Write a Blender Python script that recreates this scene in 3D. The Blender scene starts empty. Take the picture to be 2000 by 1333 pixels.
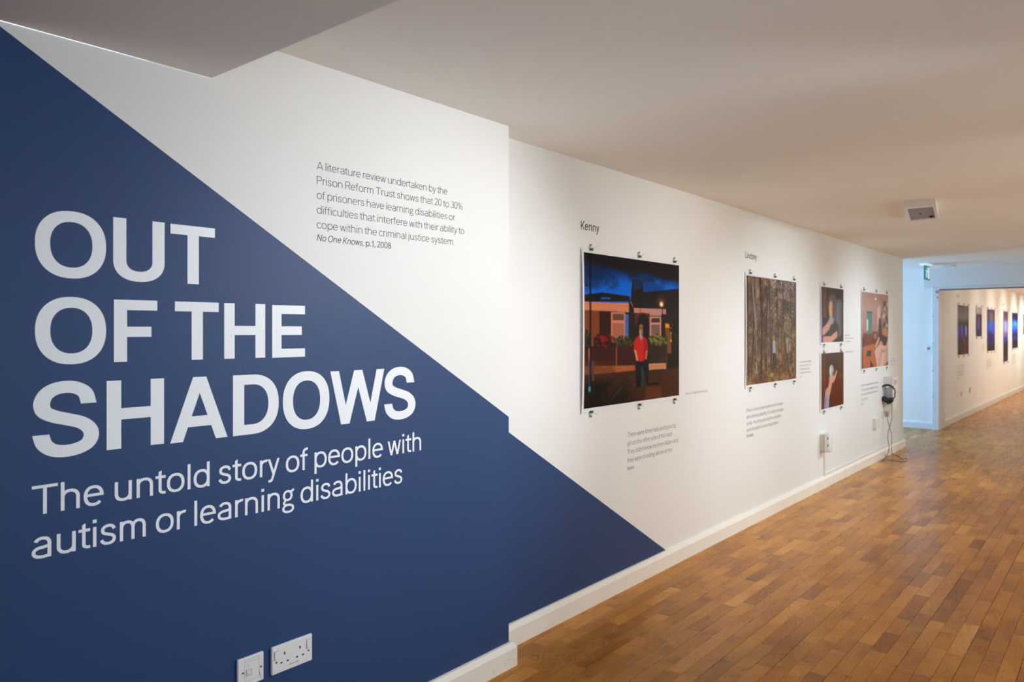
import bpy, bmesh, math, random
import numpy as np
from mathutils import Vector, noise as mnoise

# ---------------------------------------------------------------- camera
FPX = 1466.3                      # focal length in pixels of the 2000 px wide frame
TH = math.radians(39.684)         # the camera looks this far to the left of the corridor axis (+X)
EYE = 1.415
HORIZON = 644.4
scene = bpy.context.scene
COL = scene.collection
cam = bpy.data.cameras.new('camera')
cam.sensor_width = 36.0
cam.lens = FPX * 36.0 / 2000.0
cam.shift_y = -(666.5 - HORIZON) / 2000.0
cam.clip_start = 0.05
cam.clip_end = 100
cam.dof.use_dof = True
cam.dof.focus_distance = 2.75
cam.dof.aperture_fstop = 4.5
camo = bpy.data.objects.new('camera', cam)
camo.location = (0, 0, EYE)
camo.rotation_euler = (math.pi / 2, 0, TH - math.pi / 2)
COL.objects.link(camo)
scene.camera = camo

# ---------------------------------------------------------------- world, lights, exposure
world = bpy.data.worlds.new('world')
world.use_nodes = True
bg = world.node_tree.nodes['Background']
bg.inputs[0].default_value = (0.72, 0.84, 1.0, 1)
bg.inputs[1].default_value = 3.0
scene.world = world

def area(loc, aim, sx, sy, power, color):
    l = bpy.data.lights.new('window_light', 'AREA')
    l.shape = 'RECTANGLE'; l.size = sx; l.size_y = sy; l.energy = power; l.color = color
    o = bpy.data.objects.new('window_light', l)
    o.location = loc
    o.rotation_euler = (Vector(aim) - Vector(loc)).to_track_quat('-Z', 'Y').to_euler()
    COL.objects.link(o)
    return o

def spot(loc, aim, power, color, angle=75, blend=1.0, radius=0.06):
    l = bpy.data.lights.new('spot_light', 'SPOT')
    l.energy = power; l.color = color; l.spot_size = math.radians(angle); l.spot_blend = blend
    l.shadow_soft_size = radius
    o = bpy.data.objects.new('spot_light', l)
    o.location = loc
    o.rotation_euler = (Vector(aim) - Vector(loc)).to_track_quat('-Z', 'Y').to_euler()
    COL.objects.link(o)
    return o

# daylight through the windows of the opposite wall and of the side passage
WIN = [(-0.9, 0.9)] + [(c - 0.45, c + 0.45) for c in (3.05, 4.5, 6.45, 8.4, 10.3)]
YR = -1.75                         # opposite wall
POW = [17, 1, 9, 9, 1, 11]
for i, (xa_, xb_) in enumerate(WIN):
    c = (xa_ + xb_) / 2
    col = (0.42, 0.72, 1.0) if i == 0 else ((1.0, 0.89, 0.48) if i < 4 else (0.82, 1.0, 0.76))
    area((c, YR + 0.03, 1.30), (c, 2.0, 1.15), xb_ - xa_, 1.3, POW[i], col)
    if 0 < i < 5:                  # light thrown up by the pale ground outside: bands on the ceiling
        u = area((c, YR + 0.05, 1.30), (c + 0.12, 0.15, 2.27), 0.4, 0.5, (0.3, 0.4, 0.3, 0.2)[i - 1], (1.0, 0.97, 0.93))
        u.data.spread = math.radians(40)
u = area((0.6, YR + 0.05, 1.30), (1.9, 1.3, 2.27), 1.2, 0.6, 3.6, (1.0, 1.0, 0.93))  # extra upward fill, added to brighten the near ceiling
u.data.spread = math.radians(75)
area((11.0, 4.75, 1.00), (11.3, 1.0, 0.4), 1.4, 1.1, 66, (0.20, 0.54, 1.0))
area((18.5, YR + 0.05, 1.45), (18.5, 2.0, 1.2), 6.0, 1.3, 63, (1.0, 0.73, 0.34))
# ceiling spots washing the picture wall
spot((3.10, -0.40, 2.10), (2.06, 2.03, 1.27), 196, (0.90, 0.95, 1.0), 59)
spot((4.1, -0.35, 2.2), (4.1, 2.15, 0.9), 108, (0.95, 0.94, 0.96), 74)
spot((5.9, -0.35, 2.2), (5.9, 2.15, 0.8), 180, (0.78, 0.89, 1.0), 74)
spot((8.1, -0.10, 2.2), (8.1, 2.15, 0.7), 164, (0.73, 0.87, 1.0), 78)
for sx, e in zip((13.6, 15.4, 17.2, 19.0, 20.8, 22.4), (8.5, 21, 40, 62, 94, 124)):
    spot((sx, 0.70, 2.22), (sx, 2.15, 1.20), e * 1.25, (0.90, 1.0, 0.95), 84, 1.0, 0.05)

scene.view_settings.view_transform = 'Standard'
scene.view_settings.look = 'None'
scene.view_settings.exposure = 0.1
scene.view_settings.gamma = 1.0
scene.view_settings.use_curve_mapping = False
scene.cycles.use_denoising = True
scene.cycles.max_bounces = 10
scene.cycles.diffuse_bounces = 7

# ---------------------------------------------------------------- measures
D1, D2 = 2.03, 2.155              # distance of the near and the recessed wall from the camera's axis
XC, XE, XB = 2.425, 9.99, 12.05   # end of the near wall, end of the picture wall, cross wall
XF = 24.0
CEIL, SOFF, XS = 2.273, 2.134, 1.104

def W(px, py, D):
    """point of the photograph -> (X, Z) on the wall plane Y = D"""
    u = px - 1000
    x = FPX * math.cos(TH) + u * math.sin(TH); y = FPX * math.sin(TH) - u * math.cos(TH)
    return x / y * D, EYE + (HORIZON - py) / y * D

def project(x, y, z):
    c, s = math.cos(TH), math.sin(TH)
    dep = x * c + y * s
    if dep < 0.05: return None
    return 1000 + FPX * (x * s - y * c) / dep, HORIZON - FPX * (z - EYE) / dep

def x_at(px, y):                   # X of the point at depth offset Y seen in column px
    r = (px - 1000) / FPX; c, s = math.cos(TH), math.sin(TH)
    return y * (c + r * s) / (s - r * c)

def floor_z(x):                    # the far room's floor falls away a little
    return 0.0 if x <= 12.1 else -0.0070 * (x - 12.1)

# ---------------------------------------------------------------- materials
def srgb(r, g, b):
    f = lambda c: (c / 255 / 12.92) if c / 255 <= 0.04045 else ((c / 255 + 0.055) / 1.055) ** 2.4
    return (f(r), f(g), f(b), 1)

def mat(name, color, rough=0.5, metal=0.0, spec=0.5, bump=0.0, bscale=60, var=0.0, vscale=3, trans=0.0, alpha=None, coat=0.0):
    m = bpy.data.materials.new(name); m.use_nodes = True
    nt = m.node_tree; b = nt.nodes['Principled BSDF']
    b.inputs['Base Color'].default_value = color
    b.inputs['Roughness'].default_value = rough
    b.inputs['Metallic'].default_value = metal
    b.inputs['Specular IOR Level'].default_value = spec
    b.inputs['Coat Weight'].default_value = coat
    b.inputs['Transmission Weight'].default_value = trans
    tc = nt.nodes.new('ShaderNodeTexCoord')
    if var > 0:
        n = nt.nodes.new('ShaderNodeTexNoise'); n.inputs['Scale'].default_value = vscale; n.inputs['Detail'].default_value = 4
        nt.links.new(tc.outputs['Object'], n.inputs['Vector'])
        r = nt.nodes.new('ShaderNodeMapRange'); r.inputs[1].default_value = 0.3; r.inputs[2].default_value = 0.7
        r.inputs[3].default_value = 1 - var; r.inputs[4].default_value = 1 + var
        nt.links.new(n.outputs['Fac'], r.inputs[0])
        mx = nt.nodes.new('ShaderNodeVectorMath'); mx.operation = 'SCALE'
        mx.inputs[0].default_value = color[:3]
        nt.links.new(r.outputs[0], mx.inputs['Scale'])
        nt.links.new(mx.outputs[0], b.inputs['Base Color'])
    if bump > 0:
        n = nt.nodes.new('ShaderNodeTexNoise'); n.inputs['Scale'].default_value = bscale; n.inputs['Detail'].default_value = 3
        nt.links.new(tc.outputs['Object'], n.inputs['Vector'])
        n2 = nt.nodes.new('ShaderNodeTexNoise'); n2.inputs['Scale'].default_value = 2.2; n2.inputs['Detail'].default_value = 2
        nt.links.new(tc.outputs['Object'], n2.inputs['Vector'])
        ad = nt.nodes.new('ShaderNodeMath'); ad.operation = 'MULTIPLY_ADD'; ad.inputs[1].default_value = 3.0
        nt.links.new(n2.outputs['Fac'], ad.inputs[0]); nt.links.new(n.outputs['Fac'], ad.inputs[2])
        bp = nt.nodes.new('ShaderNodeBump'); bp.inputs['Strength'].default_value = bump; bp.inputs['Distance'].default_value = 0.002
        nt.links.new(ad.outputs[0], bp.inputs['Height']); nt.links.new(bp.outputs[0], b.inputs['Normal'])
    return m

M = {}
M['white_wall'] = mat('white_wall_paint', (0.84, 0.83, 0.81, 1), 0.55, spec=0.3, bump=0.25, bscale=160, var=0.012, vscale=2)
M['blue_wall'] = mat('blue_wall_paint', srgb(37, 68, 114), 0.50, spec=0.38, bump=0.3, bscale=160, var=0.03, vscale=1.5)
M['ceiling'] = mat('ceiling_paint', (0.92, 0.915, 0.88, 1), 0.8, spec=0.2, bump=0.25, bscale=120, var=0.015, vscale=1.2)
M['soffit'] = mat('soffit_paint', (0.84, 0.83, 0.82, 1), 0.8, spec=0.2, bump=0.25, bscale=120)
M['gloss_white'] = mat('white_gloss_paint', (0.91, 0.88, 0.81, 1), 0.30, spec=0.5, bump=0.3, bscale=40, var=0.03, vscale=5)
M['frame_white'] = mat('door_frame_paint', (0.72, 0.74, 0.76, 1), 0.35)
M['plastic'] = mat('white_plastic', (0.82, 0.82, 0.83, 1), 0.22, spec=0.5)
M['plastic_aged'] = mat('cream_plastic', (0.80, 0.77, 0.72, 1), 0.35)
M['black'] = mat('black_plastic', (0.008, 0.008, 0.009, 1), 0.45)
M['hole'] = mat('socket_hole', (0.004, 0.004, 0.004, 1), 0.8)
M['steel'] = mat('steel', (0.42, 0.41, 0.40, 1), 0.3, metal=1.0)
M['nail'] = mat('nail_metal', (0.10, 0.11, 0.11, 1), 0.35, metal=0.7)
M['green'] = mat('green_rubber', srgb(24, 92, 66), 0.4)
M['clear'] = mat('pale_plastic', (0.80, 0.82, 0.80, 1), 0.15)
M['vinyl_white'] = mat('white_vinyl', (0.93, 0.96, 1.0, 1), 0.35, spec=0.35)
M['vinyl_dark'] = mat('charcoal_vinyl', (0.035, 0.034, 0.040, 1), 0.5)
M['vinyl_small'] = mat('grey_vinyl', (0.20, 0.19, 0.185, 1), 0.5)
M['paper'] = mat('photo_paper', (0.82, 0.81, 0.84, 1), 0.35)
M['red'] = mat('red_ink', srgb(120, 20, 30), 0.4)
M['groove'] = mat('grey_groove', (0.34, 0.34, 0.34, 1), 0.6)
M['cable'] = mat('grey_cable', (0.13, 0.11, 0.10, 1), 0.5)
M['beige'] = mat('beige_label', (0.62, 0.54, 0.45, 1), 0.5)
M['lilac'] = mat('lilac_grey_shade', (0.42, 0.40, 0.44, 1), 0.5)  # flat tone standing in for the headphones' shadow
M['grey'] = mat('grey_panel', (0.30, 0.27, 0.28, 1), 0.5)
M['signgreen'] = mat('sign_green', srgb(0, 128, 120), 0.4)
M['subfloor'] = mat('dark_joint', (0.06, 0.03, 0.013, 1), 0.8)

def emit(name, color, s):
    m = bpy.data.materials.new(name); m.use_nodes = True
    b = m.node_tree.nodes['Principled BSDF']
    b.inputs['Base Color'].default_value = color
    b.inputs['Emission Color'].default_value = color
    b.inputs['Emission Strength'].default_value = s
    return m
M['sign_white'] = emit('lit_sign_white', (0.75, 0.95, 1.0, 1), 0.35)
M['sign_lit'] = emit('lit_sign_green', srgb(0, 125, 125), 0.35)

def attr_mat(name, attr, rough, coat=0.0):
    m = bpy.data.materials.new(name); m.use_nodes = True
    nt = m.node_tree; b = nt.nodes['Principled BSDF']
    a = nt.nodes.new('ShaderNodeAttribute'); a.attribute_name = attr
    nt.links.new(a.outputs['Color'], b.inputs['Base Color'])
    b.inputs['Roughness'].default_value = rough
    b.inputs['Specular IOR Level'].default_value = 0.05
    return m
M['print'] = attr_mat('photo_print', 'ink', 0.35)

def wood():
    m = bpy.data.materials.new('oak_parquet'); m.use_nodes = True
    nt = m.node_tree; b = nt.nodes['Principled BSDF']; N = nt.nodes.new; L = nt.links.new
    a = N('ShaderNodeAttribute'); a.attribute_name = 'grain'
    t = N('ShaderNodeAttribute'); t.attribute_name = 'tint'
    def noise(sx, sy, scale, detail, dist=0.0):
        v = N('ShaderNodeVectorMath'); v.operation = 'MULTIPLY'; v.inputs[1].default_value = (sx, sy, 1)
        L(a.outputs['Vector'], v.inputs[0])
        n = N('ShaderNodeTexNoise'); n.inputs['Scale'].default_value = scale; n.inputs['Detail'].default_value = detail
        n.inputs['Distortion'].default_value = dist
        L(v.outputs[0], n.inputs['Vector']); return n
    def math_(op, x, y=None, z=None):
        n = N('ShaderNodeMath'); n.operation = op
        for i, q in enumerate((x, y, z)):
            if q is None: continue
            if isinstance(q, (int, float)): n.inputs[i].default_value = q
            else: L(q, n.inputs[i])
        return n.outputs[0]
    def rng(x, a0, a1, b0, b1):
        n = N('ShaderNodeMapRange'); L(x, n.inputs[0])
        for i, q in enumerate((a0, a1, b0, b1)): n.inputs[i + 1].default_value = q
        return n.outputs[0]
    field = noise(1.0, 5.5, 2.3, 2.0, 0.4)
    rings = math_('SINE', math_('MULTIPLY', field.outputs['Fac'], 175.0))
    ring = rng(rings, 0.30, 1.0, 0.0, 1.0)
    strength = noise(1.0, 2.0, 3.0, 1.0)
    ring = math_('MULTIPLY', ring, rng(strength.outputs['Fac'], 0.36, 0.60, 0.0, 1.0))
    fibre = noise(4.0, 160.0, 2.0, 3.0)
    blot = noise(1.2, 2.0, 2.2, 3.0, 0.4)
    knot = noise(1.0, 1.6, 9.0, 2.0, 0.8)
    pore = noise(5.0, 26.0, 9.0, 2.0)
    kn = rng(knot.outputs['Fac'], 0.69, 0.84, 0.0, 1.0)
    ramp = N('ShaderNodeValToRGB')
    e = ramp.color_ramp.elements
    e[0].position = 0.0; e[0].color = (0.190, 0.058, 0.010, 1)
    e[1].position = 1.0; e[1].color = (0.78, 0.400, 0.120, 1)
    x = e.new(0.35); x.color = (0.385, 0.148, 0.022, 1)
    x = e.new(0.70); x.color = (0.610, 0.262, 0.042, 1)
    v = math_('ADD', t.outputs['Fac'], rng(blot.outputs['Fac'], 0.25, 0.75, -0.20, 0.20))
    v = math_('SUBTRACT', v, math_('MULTIPLY', ring, 0.25))
    v = math_('SUBTRACT', v, math_('MULTIPLY', kn, 0.40))
    v = math_('SUBTRACT', v, rng(pore.outputs['Fac'], 0.66, 0.78, 0.0, 0.22))
    v = math_('ADD', v, rng(fibre.outputs['Fac'], 0.3, 0.7, -0.07, 0.07))
    L(v, ramp.inputs[0])
    L(ramp.outputs[0], b.inputs['Base Color'])
    L(rng(blot.outputs['Fac'], 0.3, 0.7, 0.24, 0.32), b.inputs['Roughness'])
    b.inputs['Specular IOR Level'].default_value = 0.14
    bp = N('ShaderNodeBump'); bp.inputs['Strength'].default_value = 0.12; bp.inputs['Distance'].default_value = 0.001
    L(v, bp.inputs['Height']); L(bp.outputs[0], b.inputs['Normal'])
    return m
M['oak'] = wood()

# ---------------------------------------------------------------- object helpers
def tag(o, label=None, cat=None, group=None, kind=None):
    if label: o['label'] = label
    if cat: o['category'] = cat
    if group: o['group'] = group
    if kind: o['kind'] = kind
    return o

def thing(name, label, cat, loc=(0, 0, 0), group=None):
    o = bpy.data.objects.new(name, None); o.location = loc; o.empty_display_size = 0.05
    COL.objects.link(o)
    return tag(o, label, cat, group)

def link_mesh(name, me, mats, parent=None):
    for m in (mats if isinstance(mats, (list, tuple)) else [mats]):
        me.materials.append(m)
    o = bpy.data.objects.new(name, me)
    COL.objects.link(o)
    if parent is not None:
        o.parent = parent
        up = parent
        off = Vector((0, 0, 0))
        while up is not None:
            off += up.location; up = up.parent
        o.location = -off          # meshes are written in room coordinates
    return o

def poly(name, verts, faces, mats, parent=None, ids=None, smooth=False):
    me = bpy.data.meshes.new(name)
    me.from_pydata([tuple(v) for v in verts], [], faces)
    if ids: me.polygons.foreach_set('material_index', ids)
    if smooth: me.polygons.foreach_set('use_smooth', [True] * len(me.polygons))
    me.update()
    return link_mesh(name, me, mats, parent)

def bm_obj(name, bm, mats, parent=None, smooth=False):
    me = bpy.data.meshes.new(name)
    bmesh.ops.recalc_face_normals(bm, faces=bm.faces)
    if smooth:
        for f in bm.faces: f.smooth = True
    bm.to_mesh(me); bm.free()
    return link_mesh(name, me, mats, parent)

def bm_box(bm, x0, x1, y0, y1, z0, z1, bev=0.0, seg=2, mi=0):
    r = bmesh.ops.create_cube(bm, size=1.0)
    for v in r['verts']:
        v.co = Vector((x0 + (v.co.x + .5) * (x1 - x0), y0 + (v.co.y + .5) * (y1 - y0), z0 + (v.co.z + .5) * (z1 - z0)))
    fs = {f for v in r['verts'] for f in v.link_faces}
    for f in fs: f.material_index = mi
    if bev > 0:
        es = list({e for v in r['verts'] for e in v.link_edges})
        q = bmesh.ops.bevel(bm, geom=es, offset=bev, segments=seg, affect='EDGES', profile=0.5)
        for f in q['faces']: f.material_index = mi

def box(name, x0, x1, y0, y1, z0, z1, m, parent=None, bev=0.0, seg=2):
    bm = bmesh.new(); bm_box(bm, x0, x1, y0, y1, z0, z1, bev, seg)
    return bm_obj(name, bm, m, parent)

def tube(name, pts, r, m, parent=None, sides=8, closed=False):
    bm = bmesh.new(); rings = []
    n = len(pts); P = [Vector(p) for p in pts]
    up0 = Vector((0.13, 0.21, 0.97)).normalized()
    for i in range(n):
        if closed: d = P[(i + 1) % n] - P[i - 1]
        else: d = P[min(i + 1, n - 1)] - P[max(i - 1, 0)]
        d.normalize()
        a = d.cross(up0)
        if a.length < 1e-3: a = d.cross(Vector((1, 0, 0)))
        a.normalize(); b = d.cross(a)
        rr = r[i] if isinstance(r, (list, tuple)) else r
        rings.append([bm.verts.new(P[i] + (a * math.cos(k * 2 * math.pi / sides) + b * math.sin(k * 2 * math.pi / sides)) * rr) for k in range(sides)])
    for i in range(n if closed else n - 1):
        A, B = rings[i], rings[(i + 1) % n]
        for k in range(sides):
            bm.faces.new((A[k], A[(k + 1) % sides], B[(k + 1) % sides], B[k]))
    if not closed:
        bm.faces.new(rings[0][::-1]); bm.faces.new(rings[-1])
    return bm_obj(name, bm, m, parent, smooth=True)

def spline(pts, n=8):
    P = [Vector(p) for p in pts]; out = []
    for i in range(len(P) - 1):
        p0 = P[i - 1] if i else P[0] * 2 - P[1]; p1 = P[i]; p2 = P[i + 1]
        p3 = P[i + 2] if i + 2 < len(P) else P[-1] * 2 - P[-2]
        for k in range(n):
            t = k / n
            out.append(0.5 * ((2 * p1) + (p2 - p0) * t + (2 * p0 - 5 * p1 + 4 * p2 - p3) * t * t + (3 * p1 - p0 - 3 * p2 + p3) * t ** 3))
    out.append(P[-1]); return out

def wall_faces(name, y, rect_cuts, parent=None):
    """rect_cuts: list of (polygon [(x,z)...], material index) on plane Y = y, facing -Y"""
    v, f, ids = [], [], []
    for pl, mi in rect_cuts:
        f.append(tuple(range(len(v), len(v) + len(pl)))); ids.append(mi)
        v += [(x, y, z) for x, z in pl]
    return poly(name, v, f, [M['white_wall'], M['blue_wall']], parent, ids)

# ---------------------------------------------------------------- room shell
a0, a1 = W(0, 51.3, D1), W(991.5, 813, D1)
sl = (a1[1] - a0[1]) / (a1[0] - a0[0])
dz = lambda x: a1[1] + sl * (x - a1[0])           # the paint edge on the near wall
XW = -2.6
xt = a1[0] + (SOFF - a1[1]) / sl                   # where it meets the soffit
zc = dz(XC)
wall_l = wall_faces('wall_left', D1, [
    ([(XW, 0), (XC, 0), (XC, zc), (xt, SOFF), (XW, SOFF)], 1),
    ([(xt, SOFF), (XC, zc), (XC, CEIL), (XS, CEIL), (XS, SOFF)], 0)])
# thickness and the short return at the step
v = [(XC, D1, 0), (XC, D2, 0), (XC, D2, zc), (XC, D1, zc), (XC, D2, CEIL), (XC, D1, CEIL)]
me = wall_l.data
b_ = bmesh.new(); b_.from_mesh(me)
vs = [b_.verts.new(p) for p in v]
q = b_.faces.new((vs[0], vs[1], vs[2], vs[3])); q.material_index = 1
q = b_.faces.new((vs[3], vs[2], vs[4], vs[5])); q.material_index = 0
b_.normal_update(); b_.to_mesh(me); b_.free()
tag(wall_l, kind='structure')

b0, b1 = W(992, 843.6, D2), W(1299.5, 1074.5, D2)
sl2 = (b1[1] - b0[1]) / (b1[0] - b0[0])
xz0 = b1[0] + (0.0 - b1[1]) / sl2
zs = b1[1] + sl2 * (XC - b1[0])
wall_m = wall_faces('wall_middle', D2, [
    ([(XC, 0), (xz0, 0), (XC, zs)], 1),
    ([(XC, zs), (xz0, 0), (XE, 0), (XE, CEIL), (XC, CEIL)], 0)])
me = wall_m.data
b_ = bmesh.new(); b_.from_mesh(me)
vs = [b_.verts.new(p) for p in [(XE, D2, 0), (XE, 5.0, 0), (XE, 5.0, CEIL), (XE, D2, CEIL)]]
b_.faces.new(vs); b_.normal_update(); b_.to_mesh(me); b_.free()
tag(wall_m, kind='structure')

# cross wall at the end of the passage (blue daylight falls on it)
tag(box('wall_back', XB, XB + 0.30, 2.205, 5.0, -0.05, CEIL, M['white_wall']), kind='structure')
# picture wall of the far room
wf = box('wall_far', XB + 0.30, XF, D2, D2 + 0.12, -0.3, CEIL, M['white_wall'])
tag(wf, kind='structure')
tag(box('wall_end', XF, XF + 0.1, YR, D2, -0.3, CEIL, M['white_wall']), kind='structure')
# side passage end wall with its window, opposite wall with windows, wall behind the camera
def wall_with_windows(name, y, x0, x1, z0, z1, wins, thick=0.2, sgn=-1):
    bm = bmesh.new(); xs = sorted({x0, x1} | {w for q in wins for w in q[:2]})
    ya, yb = sorted((y, y + sgn * thick))
    for i in range(len(xs) - 1):
        w = [q for q in wins if q[0] <= xs[i] and q[1] >= xs[i + 1]]
        if w:
            bm_box(bm, xs[i], xs[i + 1], ya, yb, z0, w[0][2]); bm_box(bm, xs[i], xs[i + 1], ya, yb, w[0][3], z1)
        else: bm_box(bm, xs[i], xs[i + 1], ya, yb, z0, z1)
    return tag(bm_obj(name, bm, M['white_wall']), kind='structure')
def window(name, y, x0, x1, z0, z1, parts=3):
    o = bpy.data.objects.new(name, None); COL.objects.link(o); tag(o, kind='structure')
    t = 0.045
    bm = bmesh.new()
    for (p, q, r, s) in ((x0, x1, z0, z0 + t), (x0, x1, z1 - t, z1), (x0, x0 + t, z0 + t, z1 - t), (x1 - t, x1, z0 + t, z1 - t)):
        bm_box(bm, p, q, y - .03, y + .03, r, s)
    for k in range(1, parts):
        c = x0 + (x1 - x0) * k / parts
        bm_box(bm, c - t / 2, c + t / 2, y - .03, y + .03, z0 + t, z1 - t)
    bm_obj('window_frame', bm, M['frame_white'], o)
    g = M.setdefault('glass', mat('window_glass', (0.95, 0.97, 1, 1), 0.02, trans=1.0))
    box('pane', x0 + t, x1 - t, y - .003, y + .003, z0 + t, z1 - t, g, o)
wins = [(a, b, 0.60, 2.0) for a, b in WIN] + [(14.0, 20.0, 0.75, 2.05)]
wall_with_windows('wall_right', YR, XW, XF, -0.3, CEIL + 0.1, wins)
for i, q in enumerate(wins): window('window_%d' % (i + 1), YR - 0.12, *q, parts=2 + 4 * (i == len(wins) - 1))
wall_with_windows('wall_passage', 5.0, XE - 0.2, XB + 0.3, -0.05, CEIL + 0.1, [(10.25, 11.8, 0.45, 2.1)], 0.2, 1)
window('window_8', 5.12, 10.25, 11.8, 0.45, 2.1, 2)
tag(box('wall_behind', XW - 0.1, XW, YR, D1, -0.05, CEIL + 0.1, M['white_wall']), kind='structure')

# ceiling and the dropped soffit
tag(box('ceiling', XS, XF, YR, 5.0, CEIL, CEIL + 0.08, M['ceiling']), kind='structure')
tag(box('ceiling_soffit', XW, XS, YR, D1, SOFF, CEIL + 0.08, M['soffit'], bev=0.002, seg=1), kind='structure')
# opening to the far room: beam, frame and lining
tag(box('trim_beam', 11.93, XB + 0.30, YR, 2.31, 2.02, CEIL + 0.01, M['frame_white'], bev=0.003, seg=1), kind='structure')
bm = bmesh.new()
bm_box(bm, 11.985, XB + 0.36, 2.125, 2.21, -0.02, 2.02, 0.003, 1)
fr = bm_obj('door_1', bm, M['frame_white']); tag(fr, kind='structure')
bm = bmesh.new(); bm_box(bm, 11.97, XB + 0.34, YR, 2.125, 1.985, 2.02, 0.002, 1)
bm_obj('frame_head', bm, M['frame_white'], fr)
box('head_track', 11.99, 12.03, YR, 2.12, 1.972, 1.985, M['cable'], fr)
for zz in (0.46, 0.83, 1.22, 1.60):
    box('frame_screw', 11.980, 11.985, 2.196, 2.206, zz, zz + 0.012, M['cable'], fr)
box('bracket', 11.975, 11.985, 2.135, 2.165, 1.93, 1.965, M['grey'], fr, 0.003)
box('bracket', 11.975, 11.985, 2.135, 2.150, 1.86, 1.885, M['grey'], fr, 0.003)

# skirting boards, chamfered along the top
def skirting(name, pts, h=0.100, t=0.026, m='gloss_white', zf=lambda x: 0.0):
    """pts: wall line (x, y) with the room to the right of the walking direction"""
    prof = [(0, h), (0.009, h), (0.013, h - 0.002), (t - 0.003, h - 0.017), (t, h - 0.022), (t, 0.0)]
    P = [Vector(p) for p in pts]; bm = bmesh.new(); rows = []
    for i, p in enumerate(P):
        def nrm(a, b):
            d = (b - a).normalized(); return Vector((d.y, -d.x))
        if i == 0: n = nrm(P[0], P[1]); k = 1
        elif i == len(P) - 1: n = nrm(P[-2], P[-1]); k = 1
        else:
            n1, n2 = nrm(P[i - 1], p), nrm(p, P[i + 1]); n = (n1 + n2).normalized(); k = 1 / max(0.3, n.dot(n1))
        rows.append([bm.verts.new((p.x + n.x * k * o, p.y + n.y * k * o, z + zf(p.x))) for o, z in prof])
    for a, b in zip(rows, rows[1:]):
        for j in range(len(prof) - 1):
            bm.faces.new((a[j], b[j], b[j + 1], a[j + 1]))
    return tag(bm_obj(name, bm, M[m]), kind='structure')
def subdiv(p, q, n): return [(p[0] + (q[0] - p[0]) * i / n, p[1] + (q[1] - p[1]) * i / n) for i in range(n + 1)]
skirting('baseboard_left', subdiv((XW, D1), (XC, D1), 10) + [(XC, D2)])
skirting('baseboard_middle', subdiv((XC, D2), (XE, D2), 12) + [(XE, 2.6)])
skirting('baseboard_back', [(XB, 4.95), (XB, 2.212)], m='frame_white')
skirting('baseboard_far', subdiv((XB + 0.36, D2), (XF, D2), 8), m='frame_white', zf=floor_z)
skirting('baseboard_right', [(XF, YR), (XW, YR)])

# scuff marks on the near skirting
def scuff(x, z, w, h, y):
    n = 9; v, f = [], []
    rnd = random.Random(int(x * 997))
    for i in range(n):
        a = 2 * math.pi * i / n; r = rnd.uniform(0.5, 1.1)
        v.append((x + math.cos(a) * w * r, y, z + math.sin(a) * h * r + math.cos(a) * w * 0.55))
    return v, [tuple(range(n))]
M['scuff'] = mat('scuff', (0.38, 0.36, 0.33, 1), 0.6)
sc = thing('scuff_mark', 'faint grey scuffs on the near skirting board beside the wall step', 'mark', (2.38, D1, 0.03))
for (x, z, w, h) in ((2.37, 0.030, 0.012, 0.0018), (2.40, 0.040, 0.007, 0.0022), (2.30, 0.022, 0.009, 0.0014), (2.385, 0.046, 0.006, 0.001)):
    vv, ff = scuff(x, z, w, h, D1 - 0.0263)
    poly('scuff', vv, ff, M['scuff'], sc)

# ---------------------------------------------------------------- oak parquet, stave by stave
floor = poly('floor', [(XW, YR, -0.003), (12.1, YR, -0.003), (12.1, 5.0, -0.003), (XW, 5.0, -0.003),
                       (XF, YR, floor_z(XF) - 0.003), (XF, D2, floor_z(XF) - 0.003), (12.1, D2, -0.003)],
             [(0, 1, 6, 2, 3), (1, 4, 5, 6)], M['subfloor'])
tag(floor, kind='structure')
rnd = random.Random(7)
PITCH = 0.0665
staves = []
row = 0
y = D2 + 0.01
while y > YR:
    x = XW - rnd.uniform(0, 0.4)
    xr0 = XW
    while x < XF:
        L_ = rnd.choice((0.22, 0.27, 0.31, 0.36, 0.42, 0.48)) * rnd.uniform(0.92, 1.08)
        gap = 0.0005 if row % 3 else 0.0012
        x1 = min(x + L_, XF)
        if x1 > XW:
            base = rnd.gauss(0.57, 0.085)
            q = rnd.random()
            if q < 0.035: base += 0.17
            elif q < 0.12: base -= 0.18
            staves.append((max(x, XW), x1, y - PITCH, y - (gap if row % 3 == 0 else 0.0003), base, rnd.uniform(0, 90), rnd.uniform(0, 90)))
        x += L_
    y -= PITCH; row += 1
# the side passage's floor
row = 0; y = 5.0
while y > D2 + 0.01:
    x = XE
    while x < XB:
        L_ = rnd.uniform(0.22, 0.48)
        staves.append((x, min(x + L_, XB), max(y - PITCH, D2 + 0.01), y - 0.0004, rnd.gauss(0.6, 0.14), rnd.uniform(0, 90), rnd.uniform(0, 90)))
        x += L_
    y -= PITCH; row += 1

def seen(s):
    xs, ys = (s[0] + s[1]) / 2, (s[2] + s[3]) / 2
    if s[1] < 0.3: return 0
    if xs < XC + 0.03 and ys > D1 - 0.05: return 0
    cs = [project(a, b, 0) for a, b in ((s[0], s[2]), (s[1], s[2]), (s[1], s[3]), (s[0], s[3]))]
    if any(c is None for c in cs): return 0
    cx = sum(c[0] for c in cs) / 4; cy = sum(c[1] for c in cs) / 4
    if not (0 < cx < 2000 and 0 < cy < 1333): return 0
    if ys > D1 - 0.026 and xs < XC: return 0
    # hidden behind the near wall's skirting
    return abs(sum(cs[i - 1][0] * cs[i][1] - cs[i][0] * cs[i - 1][1] for i in range(4))) / 2
order = sorted(range(len(staves)), key=lambda i: -seen(staves[i]))
single = set(i for i in order[:300] if seen(staves[i]) > 0)

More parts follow.
